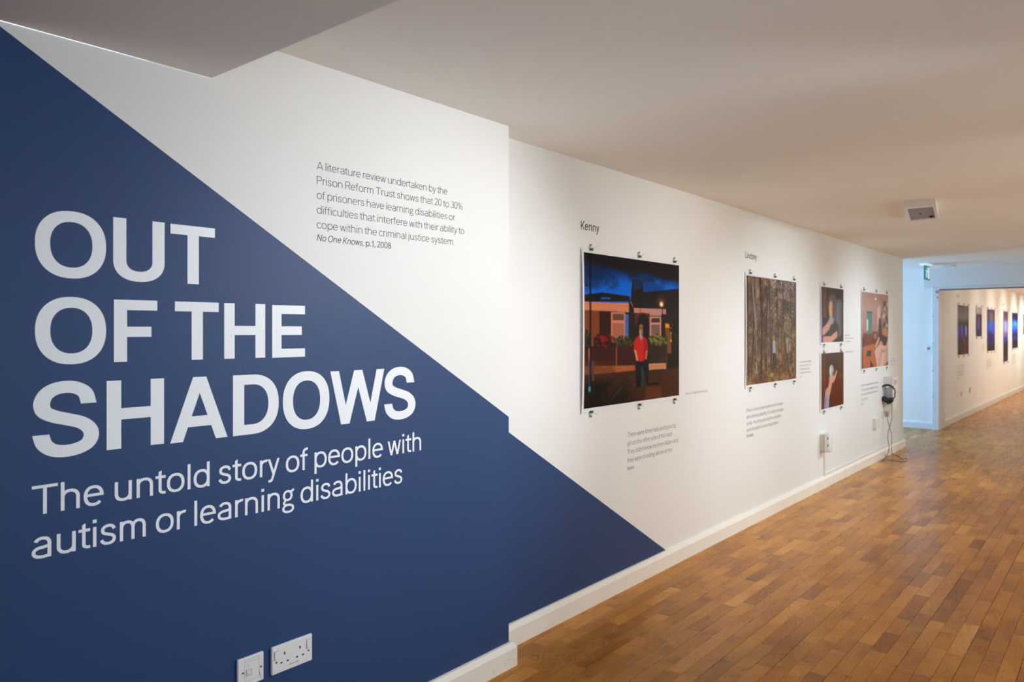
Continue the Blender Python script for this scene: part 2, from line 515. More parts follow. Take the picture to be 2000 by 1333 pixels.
def stave_geo(s):
    x0, x1, y0, y1, base, ga, gb = s
    c = 0.0007
    v = [(x0, y0, -0.0016), (x1, y0, -0.0016), (x1, y1, -0.0016), (x0, y1, -0.0016),
         (x0 + c, y0 + c, 0), (x1 - c, y0 + c, 0), (x1 - c, y1 - c, 0), (x0 + c, y1 - c, 0)]
    g = [(a + ga, b + gb, gb) for a, b, _ in v]
    v = [(a, b, z + floor_z(a)) for a, b, z in v]
    f = [(4, 5, 6, 7), (0, 1, 5, 4), (1, 2, 6, 5), (2, 3, 7, 6), (3, 0, 4, 7)]
    return v, g, f, base
def stave_obj(name, items):
    V, G, Fc, T = [], [], [], []
    for s in items:
        v, g, f, base = stave_geo(s)
        o = len(V); V += v; G += g; Fc += [tuple(i + o for i in q) for q in f]; T += [base] * 8
    me = bpy.data.meshes.new(name); me.from_pydata(V, [], Fc)
    a = me.attributes.new('grain', 'FLOAT_VECTOR', 'POINT'); a.data.foreach_set('vector', np.array(G, 'f').ravel())
    a = me.attributes.new('tint', 'FLOAT', 'POINT'); a.data.foreach_set('value', np.array(T, 'f'))
    me.update()
    return link_mesh(name, me, M['oak'], floor)
for i in sorted(single): stave_obj('plank', [staves[i]])
rest = stave_obj('planking', [staves[i] for i in range(len(staves)) if i not in single])
rest['kind'] = 'stuff'

# ---------------------------------------------------------------- lettering: a stroke-drawn grotesque
class Glyphs:
    def __init__(s, v, h, seg=10, slant=0.0, narrow=1.0):
        s.v, s.h, s.seg, s.slant, s.narrow = v, h, seg, slant, narrow
    def R(s, x0, y0, x1, y1): s.out.append([[(x0, y0), (x1, y0), (x1, y1), (x0, y1)]])
    def A(s, x0, y0, x1, y1, a0, a1, v=None, h=None, n=2.25):
        v = v or s.v; h = h or s.h
        cx, cy, rx, ry = (x0 + x1) / 2, (y0 + y1) / 2, (x1 - x0) / 2, (y1 - y0) / 2
        k = max(3, int(abs(a1 - a0) / 360 * s.seg * 4)); qs = []; pr = None
        for i in range(k + 1):
            a = math.radians(a0 + (a1 - a0) * i / k); c, q = math.cos(a), math.sin(a)
            ec = math.copysign(abs(c) ** (2 / n), c); es = math.copysign(abs(q) ** (2 / n), q)
            o = (cx + rx * ec, cy + ry * es); t = (cx + (rx - v) * ec, cy + (ry - h) * es)
            if pr: qs.append([pr[0], o, t, pr[1]])
            pr = (o, t)
        s.out.append(qs)
    def G(s, x0, y0, x1, y1, w=None):
        w = (w or s.v) * 0.94; d = math.hypot(x1 - x0, y1 - y0) / abs(y1 - y0) * w / 2
        s.out.append([[(x0 - d, y0), (x0 + d, y0), (x1 + d, y1), (x1 - d, y1)]])
    def S(s, pts, sx=1, sy=1, ox=0, oy=0, w=1.0, flat=False):
        P = spline([(ox + a * sx, oy + b * sy, 0) for a, b in pts], max(2, s.seg // 3)); qs = []; pr = None
        for i, p in enumerate(P):
            d = (P[min(i + 1, len(P) - 1)] - P[max(i - 1, 0)]).normalized()
            if flat and i in (0, len(P) - 1): d = Vector((0, 1 if d.y > 0 else -1, 0))
            t = math.hypot(s.v * d.y, s.h * d.x) / 2 * w
            nx, ny = -d.y * t, d.x * t
            c = ((p.x + nx, p.y + ny), (p.x - nx, p.y - ny))
            if pr: qs.append([pr[0], c[0], c[1], pr[1]])
            pr = c
        s.out.append(qs)
    CS = [(.845, .69), (.79, .83), (.66, .905), (.50, .928), (.32, .905), (.19, .835), (.130, .72), (.17, .61), (.32, .54), (.52, .49), (.72, .435), (.85, .35), (.885, .25),
          (.83, .15), (.69, .09), (.49, .068), (.30, .095), (.17, .18), (.115, .31)]
    LS = [(.88, .74), (.78, .87), (.64, .922), (.50, .935), (.33, .91), (.19, .83), (.155, .72), (.21, .61), (.36, .545), (.55, .50), (.74, .44), (.855, .345), (.865, .24),
          (.79, .13), (.64, .075), (.47, .065), (.30, .09), (.16, .17), (.075, .27)]
    def draw(s, ch):
        """returns strokes, advance, left bearing, right bearing (cap height = 1)"""
        s.out = []; v, h = s.v, s.h; X = .715; o = .014
        st, rd, dg = .085, .040, .008
        R, A, G, S = s.R, s.A, s.G, s.S
        w, l, r = .5, st, st
        if ch == 'A': w = .88; G(w/2 - v*.04, 1, v*.50, 0); G(w/2 + v*.04, 1, w - v*.50, 0); R(w*.24, .22, w*.76, .22 + h); l = r = dg
        elif ch == 'D': w = .80; R(0, 0, v, 1); R(v, 0, .34, h); R(v, 1 - h, .34, 1); A(-.14, 0, w, 1, -90, 90); r = rd
        elif ch == 'E': w = .66; R(0, 0, v, 1); R(v, 0, w, h); R(v, 1 - h, w, 1); R(v, .5 - h*.42, w*.90, .5 + h*.58)
        elif ch == 'F': w = .64; R(0, 0, v, 1); R(v, 1 - h, w, 1); R(v, .5 - h*.6, w*.86, .5 + h*.4); r = dg
        elif ch == 'H': w = .79; R(0, 0, v, 1); R(w - v, 0, w, 1); R(v, .5 - h*.45, w - v, .5 + h*.55)
        elif ch == 'I': w = v; R(0, 0, v, 1)
        elif ch == 'K': w = .74; R(0, 0, v, 1); G(v*.9, .36, w - v*.62, 1); G(.27 + v*.25, .52, w - v*.52, 0); r = dg
        elif ch == 'L': w = .60; R(0, 0, v, 1); R(v, 0, w, h); r = dg
        elif ch == 'N': w = .80; R(0, 0, v, 1); R(w - v, 0, w, 1); G(v*.55, 1, w - v*.55, 0)
        elif ch == 'O': w = .93; A(0, -o, w, 1 + o, 0, 360); l = r = rd
        elif ch == 'P': w = .68; R(0, 0, v, 1); R(v, 1 - h, .40, 1); R(v, .42, .40, .42 + h); A(.10, .42, w, 1, -90, 90); r = rd
        elif ch == 'R': w = .72; R(0, 0, v, 1); R(v, 1 - h, .40, 1); R(v, .44, .40, .44 + h); A(.12, .44, w - .02, 1, -90, 90); G(.40, .47, w - v*.45, 0); r = dg
        elif ch == 'S': w = .74; S(s.CS, w, 1.03, 0, -.015, 1.0, True); l = r = rd
        elif ch == 'T': w = .79; R(0, 1 - h, w, 1); R(w/2 - v/2, 0, w/2 + v/2, 1 - h); l = r = dg
        elif ch == 'U': w = .79; A(0, -o, w, .66, 180, 360); R(0, .32, v, 1); R(w - v, .32, w, 1)
        elif ch == 'W': w = 1.16; q = v*.53; G(q, 1, .31, 0); G(w/2, 1, .31, 0); G(w/2, 1, w - .31, 0); G(w - q, 1, w - .31, 0); l = r = dg
        elif ch == 'a':
            w = .60; R(w - v, 0, w, .49); s.out.append([[(.33, .415 - h), (w - v*.5, .445 - h), (w - v*.5, .445), (.33, .415)]]); A(.045, .235, w, X + o, 0, 158); A(0, -o, w*1.12, .415, 78, 320, v*.95)
            l = rd
        elif ch in 'bdpq':
            w = .665; A(0, -o, w, X + o, 0, 360)
            if ch in 'bp': l, r = st, rd
            else: l, r = rd, st
            xx = 0 if ch in 'bp' else w - v
            R(xx, 0 if ch in 'bd' else -.27, xx + v, 1 if ch in 'bd' else X)
        elif ch == 'c': w = .60; A(0, -o, .655, X + o, 42, 318); l = rd; r = dg
        elif ch == 'e': w = .665; A(0, -o, w, X + o, -3, 318); R(v*.7, .335, w - v*.35, .335 + h*.95); l = r = rd
        elif ch == 'f': w = .40; R(.115, 0, .115 + v, .80); A(.115, .58, .115 + .50, 1.0, 180, 82); R(0, X - h, .38, X); l = r = dg
        elif ch == 'g':
            w = .60; A(.03, .245, .52, X + o, 0, 360, v*.93, h*.9); S([(.46, .64), (.52, .70), (.60, .715)], w=.9)
            S([(.17, .27), (.09, .20), (.10, .13), (.22, .085), (.40, .075)], w=.85)
            A(0, -.285, .60, .115, 0, 360, v*.93, h*.9); l = r = rd
        elif ch == 'h' or ch == 'n': w = .605; R(0, 0, v, 1 if ch == 'h' else X); A(0, .16, w, X + o, 180, 0); R(w - v, 0, w, .45)
        elif ch == 'i': w = v; R(0, 0, v, X); R(-.008, .985 - v*1.05, v + .008, .985)
        elif ch == 'j': w = v; R(0, -.1, v, X); R(-.008, .985 - v*1.05, v + .008, .985); A(-.30, -.27, v, .12, 285, 360)
        elif ch == 'k': w = .56; R(0, 0, v, 1); G(v*.8, .20, w - v*.62, X); G(.20 + v*.3, .36, w - v*.5, 0); r = dg
        elif ch == 'l': w = v; R(0, 0, v, 1)
        elif ch == 'm':
            a = .53; w = 2 * a - v
            R(0, 0, v, X); A(0, .16, a, X + o, 180, 0); R(a - v, 0, a, .45); A(a - v, .16, w, X + o, 180, 0); R(w - v, 0, w, .45)
        elif ch == 'o': w = .69; A(0, -o, w, X + o, 0, 360); l = r = rd
        elif ch == 'r': w = .36; R(0, 0, v, X); A(0, .19, .62, X + .010, 180, 80); r = dg
        elif ch == 's': w = .56; S(s.LS, w, X * 1.04, 0, -.015); l = r = rd
        elif ch == 't':
            w = .385; R(.115, .15, .115 + v, .83); s.out.append([[(.115, .83), (.115 + v, .83), (.115 + v, .915), (.115, .86)]])
            R(0, X - h, w, X); A(.115, 0, .56, .34, 180, 262); R(.29, 0, w, h); l = r = dg
        elif ch == 'u': w = .605; A(0, -o, w, .555, 180, 360); R(0, .27, v, X); R(w - v, 0, w, X)
        elif ch == 'v': w = .58; q = v*.53; G(q, X, w/2, 0); G(w - q, X, w/2, 0); l = r = dg
        elif ch == 'w': w = .88; q = v*.53; G(q, X, .245, 0); G(w/2, X, .245, 0); G(w/2, X, w - .245, 0); G(w - q, X, w - .245, 0); l = r = dg
        elif ch == 'x': w = .58; q = v*.6; G(q, X, w - q, 0); G(w - q, X, q, 0); l = r = dg
        elif ch == 'y': w = .58; q = v*.53; G(q, X, w/2, .02); G(w - q, X, w/2 - .075, -.16); S([(w/2 - .07, -.15), (.15, -.235), (.03, -.235)]); l = r = dg
        elif ch == '0': w = .60; A(0, -o, w, 1 + o, 0, 360); l = r = rd
        elif ch == '1': w = .27; R(w - v, 0, w, 1); s.out.append([[(0, .78), (0, .78 - h), (w - v, .90 - h), (w - v, .93)]])
        elif ch == '2': w = .56; A(.01, .46, w - .01, 1 + o, 165, -20); G(v*.6, h*.7, w - v*.85, .60); R(0, 0, w, h); l = r = rd
        elif ch == '3': w = .56; A(.03, .48, w - .03, 1 + o, 155, -90); A(0, -o, w, .56, 90, -160); l = r = rd
        elif ch == '7': w = .54; R(0, 1 - h, w, 1); G(.16, 0, w - v*.5, 1 - h*.6); l = r = rd
        elif ch == '8': w = .60; A(.04, .48, w - .04, 1 + o, 0, 360); A(0, -o, w, .56, 0, 360); l = r = rd
        elif ch == '%': w = .92; A(0, .45, .38, 1 + o, 0, 360, v*.75, h*.75); A(w - .38, -o, w, .55, 0, 360, v*.75, h*.75); G(.22, 0, .70, 1, v*.75); l = r = rd
        elif ch == '.': w = v*1.15; R(0, 0, w, w); l = r = st*.8
        elif ch == ',': w = v*1.15; R(0, 0, w, w); s.out.append([[(w*.3, 0), (w, 0), (w*.6, -.15), (0, -.15)]]); l = r = st*.8
        elif ch == "'": w = v; R(0, .74, v, 1); l = r = .03
        elif ch == '-': w = .50; R(0, .34, w, .34 + h); l = r = .06
        else: w = .255; l = r = 0
        return s.out, w, l, r

def text_quads(txt, x0, z0, cap, G, x1=None, greek=False):
    """lay out a line; returns per letter [list of quads in wall coordinates]"""
    cur = 0; items = []
    for i, ch in enumerate(txt):
        strokes, w, l, r = G.draw(ch)
        if cur == 0 and not items: l0 = l; cur = -l
        items.append((ch, cur + l, strokes, w)); cur += l + w + r
    total = max(i[1] + i[3] for i in items)
    kx = cap if x1 is None else (x1 - x0) / total
    res = []
    for ch, ox, strokes, w in items:
        if ch == ' ': continue
        res.append((ch, [[[(x0 + (ox + a + b * G.slant) * kx, z0 + b * cap) for a, b in q] for q in st] for st in strokes]))
    return res

def letters_mesh(name, letters, y, m, parent):
    V, Fc = [], []; n = 0
    for ch, strokes in letters:
        for k, st in enumerate(strokes):
            yy = y - 0.00035 - 0.000012 * k
            for q in st:
                i = len(V); V += [(a, yy, b) for a, b in q]
                # wind so that the face looks into the room (-Y)
                ar = sum(q[j - 1][0] * q[j][1] - q[j][0] * q[j - 1][1] for j in range(len(q)))
                idx = list(range(i, i + len(q)))
                Fc.append(tuple(idx if ar > 0 else idx[::-1]))
    return poly(name, V, Fc, m, parent)

# headline, each letter where it is cut on the wall
HG = Glyphs(0.203, 0.168, 24)
def headline(spec, parent):
    for ch, xa, xb, z, cap in spec:
        g = Glyphs(0.203, 0.166, 24)
        strokes, w, l, r = g.draw(ch)
        kx = (xb - xa) / w / cap
        g = Glyphs(0.203 / kx, 0.166, 24)          # keep the stem weight while widening
        strokes, w, l, r = g.draw(ch)
        kx = (xb - xa) / w
        q = [[[(xa + a * kx, z + b * cap) for a, b in p] for p in st] for st in strokes]
        letters_mesh('letter', [(ch, q)], D1, M['vinyl_white'], parent)
title = thing('wall_title', 'large white capital letters OUT OF THE SHADOWS on the blue wall', 'lettering', (1.2, D1, 1.4))
headline([('O', .6547, .8167, 1.5445, .1622), ('U', .8340, .9675, 1.5440, .1622), ('T', .9835, 1.1124, 1.5430, .1622),
          ('O', .6549, .8166, 1.3315, .1625), ('F', .8358, .9475, 1.3312, .1620), ('T', .9959, 1.1239, 1.3306, .1622),
          ('H', 1.1410, 1.2742, 1.3304, .1620), ('E', 1.2979, 1.4160, 1.3292, .1614),
          ('S', .6500, .7985, 1.1060, .1785), ('H', .8180, .9659, 1.1056, .1775), ('A', .9825, 1.1515, 1.1035, .1785),
          ('D', 1.1684, 1.3209, 1.1030, .1780), ('O', 1.3355, 1.5098, 1.1012, .1790), ('W', 1.5118, 1.7452, 1.0998, .1780),
          ('S', 1.7440, 1.8905, 1.0975, .1800)], title)
sub = thing('wall_subtitle', 'thinner white two-line sentence under the big white capitals', 'lettering', (1.25, D1, 0.9))
SG = Glyphs(0.117, 0.105, 12)
for t, x0, z0, x1 in (('The untold story of people with', .6482, .9695, 1.9204), ('autism or learning disabilities', .6479, .8640, 1.8286)):
    for ch, st in text_quads(t, x0, z0, .0702, SG, x1):
        letters_mesh('letter', [(ch, st)], D1, M['vinyl_white'], sub)

def paragraph(name, label, lines, y, m, G, cap, single=False):
    t = thing(name, label, 'lettering', (lines[0][1], y, lines[0][2]))
    for ln in lines:
        g = ln[4] if len(ln) > 4 else G
        c = ln[5] if len(ln) > 5 else cap
        q_ = text_quads(ln[0], ln[1], ln[2], c, g, ln[3])
        if single:
            for it in q_: letters_mesh('letter', [it], y, m, t)
        else: letters_mesh('text_line', q_, y, m, t)['kind'] = 'stuff'
    return t
PG = Glyphs(0.085, 0.078, 6); BG = Glyphs(0.125, 0.11, 6); IG = Glyphs(0.125, 0.11, 6, 0.2)
q = 1.4608
quote = paragraph('wall_quote', 'dark charcoal six-line paragraph on the white part of the near wall', [
    ('A literature review undertaken by the', q, 1.9330, 2.0572),
    ('Prison Reform Trust shows that 20 to 30%', q, 1.8855, 2.1418),
    ('of prisoners have learning disabilities or', q, 1.8380, 2.1003),
    ('difficulties that interfere with their ability to', q, 1.7905, 2.1523),
    ('cope within the criminal justice system.', q, 1.7430, 2.0952),
    ('No One Knows,', q, 1.7020, 1.6515, IG, .0215),
    ('p.1, 2008', 1.6615, 1.7020, 1.7753, BG, .0215)], D1, M['vinyl_dark'], PG, .0258, True)
MG = Glyphs(0.150, 0.125, 8)
paragraph('name_heading', 'dark name in bold above the large night photograph', [('Kenny', 3.141, 1.9232, 3.3097)], D2, M['vinyl_dark'], MG, .0435, True)
paragraph('name_heading', 'dark name in bold above the autumn woodland photograph', [('Lindsey', 5.221, 1.9320, 5.4346)], D2, M['vinyl_dark'], MG, .0435, True)
LG = Glyphs(0.10, 0.09, 5); LB = Glyphs(0.15, 0.13, 5)
q = 3.5935
paragraph('wall_caption', 'grey paragraph on the white wall below the night photograph', [
    ('There were three lads and a young', q, .8208, 4.1589), ('girl on the other side of the road.', q, .7738, 4.1161),
    ("They didn't know me from Adam and", q, .7268, 4.1889), ('they were shouting abuse at me.', q, .6798, 4.1161),
    ('Kenny', q, .6375, 3.6664, LB, .0215)], D2, M['vinyl_small'], LG, .0255)
paragraph('wall_caption', 'single tiny grey line right of the night photograph', [('Kenny, 37, sitting near his house.', 4.2948, 1.0090, 4.6064)], D2, M['vinyl_small'], LG, .0150)
q = 5.2448
paragraph('wall_caption', 'grey paragraph on the white wall below the woodland photograph', [
    ('Prison can be a bleak experience for inmates', q, .8190, 5.9698), ('with a learning disability. It is harder to escape', q, .7715, 5.9812),
    ('a bully - the strong attacking the vulnerable -', q, .7240, 5.9432), ('and victimisation is a recurring problem.', q, .6775, 5.8757),
    ('Pip Hodge', q, .6360, 5.3722, LB, .0215)], D2, M['vinyl_small'], LG, .0255)

# captions too blurred to read: rows of small marks
def greek(name, label, rows, y, cap, bold=False):
    t = thing(name, label, 'lettering', (rows[0][0], y, rows[0][2]))
    rr = random.Random(int(rows[0][0] * 1000))
    for (x0, x1, z) in rows:
        st = []; x = x0; wd = 0
        sw = cap * (0.16 if bold else 0.12)
        while x < x1 - sw:
            hgt = cap * (1.0 if rr.random() < 0.3 else 0.72)
            st.append([[(x, z), (x + sw, z), (x + sw, z + hgt), (x, z + hgt)]])
            if rr.random() < 0.65:
                zz = z + rr.choice((0, .3, .6)) * cap
                st.append([[(x, zz), (x + cap * .45, zz), (x + cap * .45, zz + sw), (x, zz + sw)]])
            x += cap * 0.55; wd += 1
            if wd > rr.randint(4, 12): x += cap * 0.45; wd = 0
        letters_mesh('text_line', [('x', st)], y, M['vinyl_small'], t)['kind'] = 'stuff'
def greek_px(name, label, rows, D, cap, bold=False):
    out = []
    for (pa, pb, py) in rows:
        a = W(pa, py, D); b = W(pb, py, D); out.append((a[0], b[0], a[1] - cap / 2))
    greek(name, label, out, D, cap, bold)
greek_px('wall_caption', 'five short rows of tiny grey text right of the woodland photograph',
         [(1562, 1584.5, 707.5), (1562, 1584, 714.5), (1562, 1582, 721.8), (1562, 1584, 728.8), (1562, 1566, 736)], D2, .015)
greek_px('wall_caption', 'three rows of tiny text right of the upper of the two small prints',
         [(1650.5, 1660, 655), (1650.5, 1666.5, 661), (1650.5, 1662, 667.3)], D2, .015)
greek_px('wall_caption', 'one tiny row of text right of the lower of the two small prints', [(1650.5, 1667, 687.7)], D2, .015)
greek_px('wall_caption', 'three rows of tiny text right of the group photograph', [(1738.5, 1748, 701.5), (1738.5, 1750, 706.5), (1738.5, 1746, 712)], D2, .015)
greek_px('wall_caption', 'five-row paragraph between the group photograph and the white listening box',
         [(1682, 1715, 753.5), (1682, 1715, 762.5), (1682, 1715, 771.5), (1682, 1695, 781), (1682, 1687, 790)], D2, .024)

# ---------------------------------------------------------------- photographic prints
def lin(c):
    c = np.asarray(c, float) / 255.0
    return np.where(c <= 0.04045, c / 12.92, ((c + 0.055) / 1.055) ** 2.4)

class Pic:
    """a small raster painted in code; positions are read off the photograph and laid on the print"""
    def __init__(s, x0, x1, z0, z1, D, w, h, seed=1):
        s.x0, s.x1, s.z0, s.z1, s.D = x0, x1, z0, z1, D
        s.w, s.h = w * 2, h * 2; w, h = s.w, s.h          # painted at twice the mesh's resolution
        s.a = np.zeros((h, w, 3)); s.rg = np.random.RandomState(seed)
        s.U, s.V = np.meshgrid((np.arange(w) + .5) / w, (np.arange(h) + .5) / h)
    def uv(s, px, py):
        x, z = W(px, py, s.D); return (x - s.x0) / (s.x1 - s.x0), (s.z1 - z) / (s.z1 - s.z0)
    def noise(s, nx, ny, octaves=4):
        out = np.zeros((s.h, s.w)); amp = 1.0; tot = 0
        for o in range(octaves):
            gx, gy = max(2, int(nx * 2 ** o)), max(2, int(ny * 2 ** o))
            g = s.rg.rand(gy + 2, gx + 2)
            x = s.U * gx; y = s.V * gy; xi = np.minimum(x.astype(int), gx); yi = np.minimum(y.astype(int), gy)
            fx = x - xi; fy = y - yi; fx = fx * fx * (3 - 2 * fx); fy = fy * fy * (3 - 2 * fy)
            n = (g[yi, xi] * (1 - fx) + g[yi, xi + 1] * fx) * (1 - fy) + (g[yi + 1, xi] * (1 - fx) + g[yi + 1, xi + 1] * fx) * fy
            out += n * amp; tot += amp; amp *= 0.5
        return out / tot
    def put(s, m, c, al=1.0):
        m = (np.clip(m, 0, 1) * al)[..., None]
        s.a = s.a * (1 - m) + np.asarray(c, float) * m
    def ramp(s, stops):
        vs = [q[0] for q in stops]
        s.a = np.stack([np.interp(s.V, vs, [q[1][k] for q in stops]) for k in range(3)], -1)
    def poly(s, pts, c, al=1.0, uv=False):
        P = pts if uv else [s.uv(*p) for p in pts]
        ins = np.zeros((s.h, s.w), bool)
        for i in range(len(P)):
            (x0, y0), (x1, y1) = P[i - 1], P[i]
            if abs(y1 - y0) < 1e-9: continue
            ins ^= ((y0 > s.V) != (y1 > s.V)) & (s.U < (x1 - x0) * (s.V - y0) / (y1 - y0) + x0)
        s.put(ins.astype(float), c, al)
    def rect(s, x0, y0, x1, y1, c, al=1.0): s.poly([(x0, y0), (x1, y0), (x1, y1), (x0, y1)], c, al, True)
    def win(s, x0, y0, x1, y1):
        a, b = max(0, int(x0 * s.w) - 2), min(s.w, int(x1 * s.w) + 3); c, d = max(0, int(y0 * s.h) - 2), min(s.h, int(y1 * s.h) + 3)
        return (slice(c, max(c, d)), slice(a, max(a, b)))
    def blend(s, W_, m, c, al):
        m = (np.clip(m, 0, 1) * al)[..., None]
        s.a[W_] = s.a[W_] * (1 - m) + np.asarray(c, float) * m
    def ell(s, cx, cy, rx, ry, c, al=1.0, soft=0.15, uv=True):
        k = 1 + soft; W_ = s.win(cx - rx * k, cy - ry * k, cx + rx * k, cy + ry * k)
        d = np.hypot((s.U[W_] - cx) / rx, (s.V[W_] - cy) / ry)
        s.blend(W_, (1 + soft / 2 - d) / soft, c, al)
    def line(s, pts, wd, c, al=1.0):
        asp = (s.x1 - s.x0) / (s.z1 - s.z0)
        W_ = s.win(min(p[0] for p in pts) - wd, min(p[1] for p in pts) - wd, max(p[0] for p in pts) + wd, max(p[1] for p in pts) + wd)
        U, V = s.U[W_], s.V[W_]
        d = np.full(U.shape, 9.0)
        for (x0, y0), (x1, y1) in zip(pts, pts[1:]):
            ax, ay, bx, by = x0 * asp, y0, x1 * asp, y1
            L = max(1e-9, (bx - ax) ** 2 + (by - ay) ** 2)
            t = np.clip(((U * asp - ax) * (bx - ax) + (V - ay) * (by - ay)) / L, 0, 1)
            d = np.minimum(d, np.hypot(U * asp - ax - t * (bx - ax), V - ay - t * (by - ay)))
        s.blend(W_, (wd - d) / (0.5 / s.h) * .5 + .5, c, al)
    def down(s):
        return s.a.reshape(s.h // 2, 2, s.w // 2, 2, 3).mean((1, 3))

def curl(X, Z, x0, x1, z0, z1, amt):
    """stand-off of the sheet from the wall: it lifts at its left edge and bows a little"""
    u = (X - x0) / (x1 - x0); w = (Z - z0) / (z1 - z0)
    lift = amt * math.exp(-u / 0.035) * (0.35 + 0.65 * math.sin(math.pi * min(1, max(0, w))) ** 0.6)
    return 0.0018 + lift + 0.002 * math.sin(math.pi * u * 2) ** 2 * math.sin(math.pi * w)

def print_on_wall(label, pic, paper, D, amt=0.018, group=None):
    px0, px1, pz0, pz1 = paper
    t = thing('photo_print', label, 'photograph', ((px0 + px1) / 2, D, (pz0 + pz1) / 2), group)
    nx, nz = 30, 10
    V = []
    for j in range(nz + 1):
        for i in range(nx + 1):
            u = (i / nx) ** 1.6; x = px0 + (px1 - px0) * u; z = pz0 + (pz1 - pz0) * j / nz
            V.append((x, D - curl(x, z, px0, px1, pz0, pz1, amt), z))
    Fc = [(j * (nx + 1) + i, j * (nx + 1) + i + 1, (j + 1) * (nx + 1) + i + 1, (j + 1) * (nx + 1) + i) for j in range(nz) for i in range(nx)]
    poly('paper', V, Fc, M['paper'], t, smooth=True)
    w, h = pic.w // 2, pic.h // 2
    xs = np.linspace(pic.x0, pic.x1, w + 1); zs_ = np.linspace(pic.z1, pic.z0, h + 1)
    V = [(x, D - curl(x, z, px0, px1, pz0, pz1, amt) - 0.0006, z) for z in zs_ for x in xs]
    j, i = np.meshgrid(np.arange(h), np.arange(w), indexing='ij')
    a = (j * (w + 1) + i).ravel()
    Fc = np.stack([a, a + w + 1, a + w + 2, a + 1], -1)
    me = bpy.data.meshes.new('picture')
    me.vertices.add(len(V)); me.vertices.foreach_set('co', np.array(V, 'f').ravel())
    me.loops.add(len(Fc) * 4); me.loops.foreach_set('vertex_index', Fc.ravel().astype('i'))
    me.polygons.add(len(Fc)); me.polygons.foreach_set('loop_start', np.arange(len(Fc), dtype='i') * 4)
    me.polygons.foreach_set('loop_total', np.full(len(Fc), 4, 'i'))
    me.update(calc_edges=True)
    me.polygons.foreach_set('use_smooth', [True] * len(Fc))
    P = np.pad(lin(np.clip(pic.down(), 0, 255)), ((1, 1), (1, 1), (0, 0)), mode='edge')
    P = (P[:-1, :-1] + P[1:, :-1] + P[:-1, 1:] + P[1:, 1:]) / 4
    at = me.color_attributes.new('ink', 'FLOAT_COLOR', 'POINT')
    at.data.foreach_set('color', np.concatenate([P, np.ones(P.shape[:2] + (1,))], -1).astype('f').ravel())
    link_mesh('picture', me, M['print'], t)
    return t

# poster clips: a nail, a pale body, a green rubber foot on the paper edge and a thin lever
_clip = None
def clip(x, z, D, down, label, group, k=1.0):
    """down=+1: hangs above the sheet's top edge; -1: mirrored below the bottom edge"""
    global _clip
    key = down
    if _clip is None: _clip = {}
    if key not in _clip:
        root = bpy.data.objects.new('poster_clip', None); COL.objects.link(root)
        s = down
        bm = bmesh.new()
        bmesh.ops.create_uvsphere(bm, u_segments=10, v_segments=6, radius=0.0058)
        for v_ in bm.verts: v_.co = Vector((v_.co.x, v_.co.y * .6 - .008, v_.co.z + s * .019))
        r2 = bmesh.ops.create_cone(bm, cap_ends=True, segments=6, radius1=.0018, radius2=.0018, depth=.008)
        for v_ in r2['verts']: v_.co = Vector((v_.co.x, v_.co.z - .004, v_.co.y + s * .019))
        parts = [bm_obj('nail', bm, M['nail'], None, True)]
        bm = bmesh.new(); bm_box(bm, -.0065, .0065, -.014, -.001, min(s * .002, s * .016), max(s * .002, s * .016), .001, 1)
        parts.append(bm_obj('clip_body', bm, M['clear']))
        bm = bmesh.new(); bm_box(bm, -.009, .009, -.017, -.006, min(s * .003, -s * .009), max(s * .003, -s * .009), .001, 1)
        parts.append(bm_obj('clip_foot', bm, M['green']))
        parts.append(tube('lever', [(0.004, -.015, s * .001), (.014, -.026, s * .008), (.022, -.034, s * .014)], .0017, M['clear'], None, 5))
        for p in parts: p.parent = root
        _clip[key] = (root, parts)
        o = root
    else:
        root, parts = _clip[key]
        o = root.copy(); COL.objects.link(o)
        for p in parts:
            c = p.copy(); COL.objects.link(c); c.parent = o
    o.location = (x, D, z); o.scale = (k, k, k)
    tag(o, label, 'clip', group)
    return o

def clips(xs, zt, zb, D, where, xb=None):
    names = {2: ('left', 'right'), 3: ('left', 'middle', 'right')}[len(xs)]
    for nm, x in zip(names, xs):
        clip(x, zt, D, 1, 'small green-footed clip, %s one on the top edge of %s' % (nm, where), 'clips holding the prints')
    for nm, x in zip(names, xb or xs):
        clip(x, zb, D, -1, 'small green-footed clip, %s one on the bottom edge of %s' % (nm, where), 'clips holding the prints')

# -- night street
def k1(x, y): return (1100 + x / 6.667, 420 + y / 6.667)
def k2(x, y): return (1100 + x / 6.667, 620 + y / 6.667)
pc = Pic(3.160, 4.200, 1.0125, 1.809, D2, 220, 260, 3)
n1, n2 = pc.noise(3, 6), pc.noise(8, 14)
pc.ramp([(0, (20, 12, 16)), (.07, (26, 20, 30)), (.11, (4, 50, 116)), (.17, (0, 96, 208)), (.30, (0, 104, 225)), (.35, (0, 60, 140)), (.39, (16, 16, 26)), (.42, (20, 12, 14)), (1, (30, 18, 12))])
pc.put(np.clip((n1 - .46) * 6, 0, 1) * (pc.V < .38), (10, 40, 84), .7)
pc.put(np.clip((n2 - .50) * 7, 0, 1) * (pc.V < .38), (8, 26, 58), .5)
pc.put(np.clip((.135 - pc.V - (.62 - pc.U) * .14) * 9 + (n1 - .5) * 2.5, 0, 1), (22, 16, 22), .9)
pc.put(np.clip((.10 - pc.V + (pc.U - .3) * .08) * 14 + (n2 - .5) * 1.5, 0, 1), (24, 16, 20))
pc.put(np.clip((n2 - .5) * 5, 0, 1) * (pc.V > .22) * (pc.V < .33) * (pc.U < .5), (10, 130, 250), .6)
P, E = pc.poly, pc.ell
def kp(f, pts, c, al=1.0): P([f(*p) for p in pts], c, al)
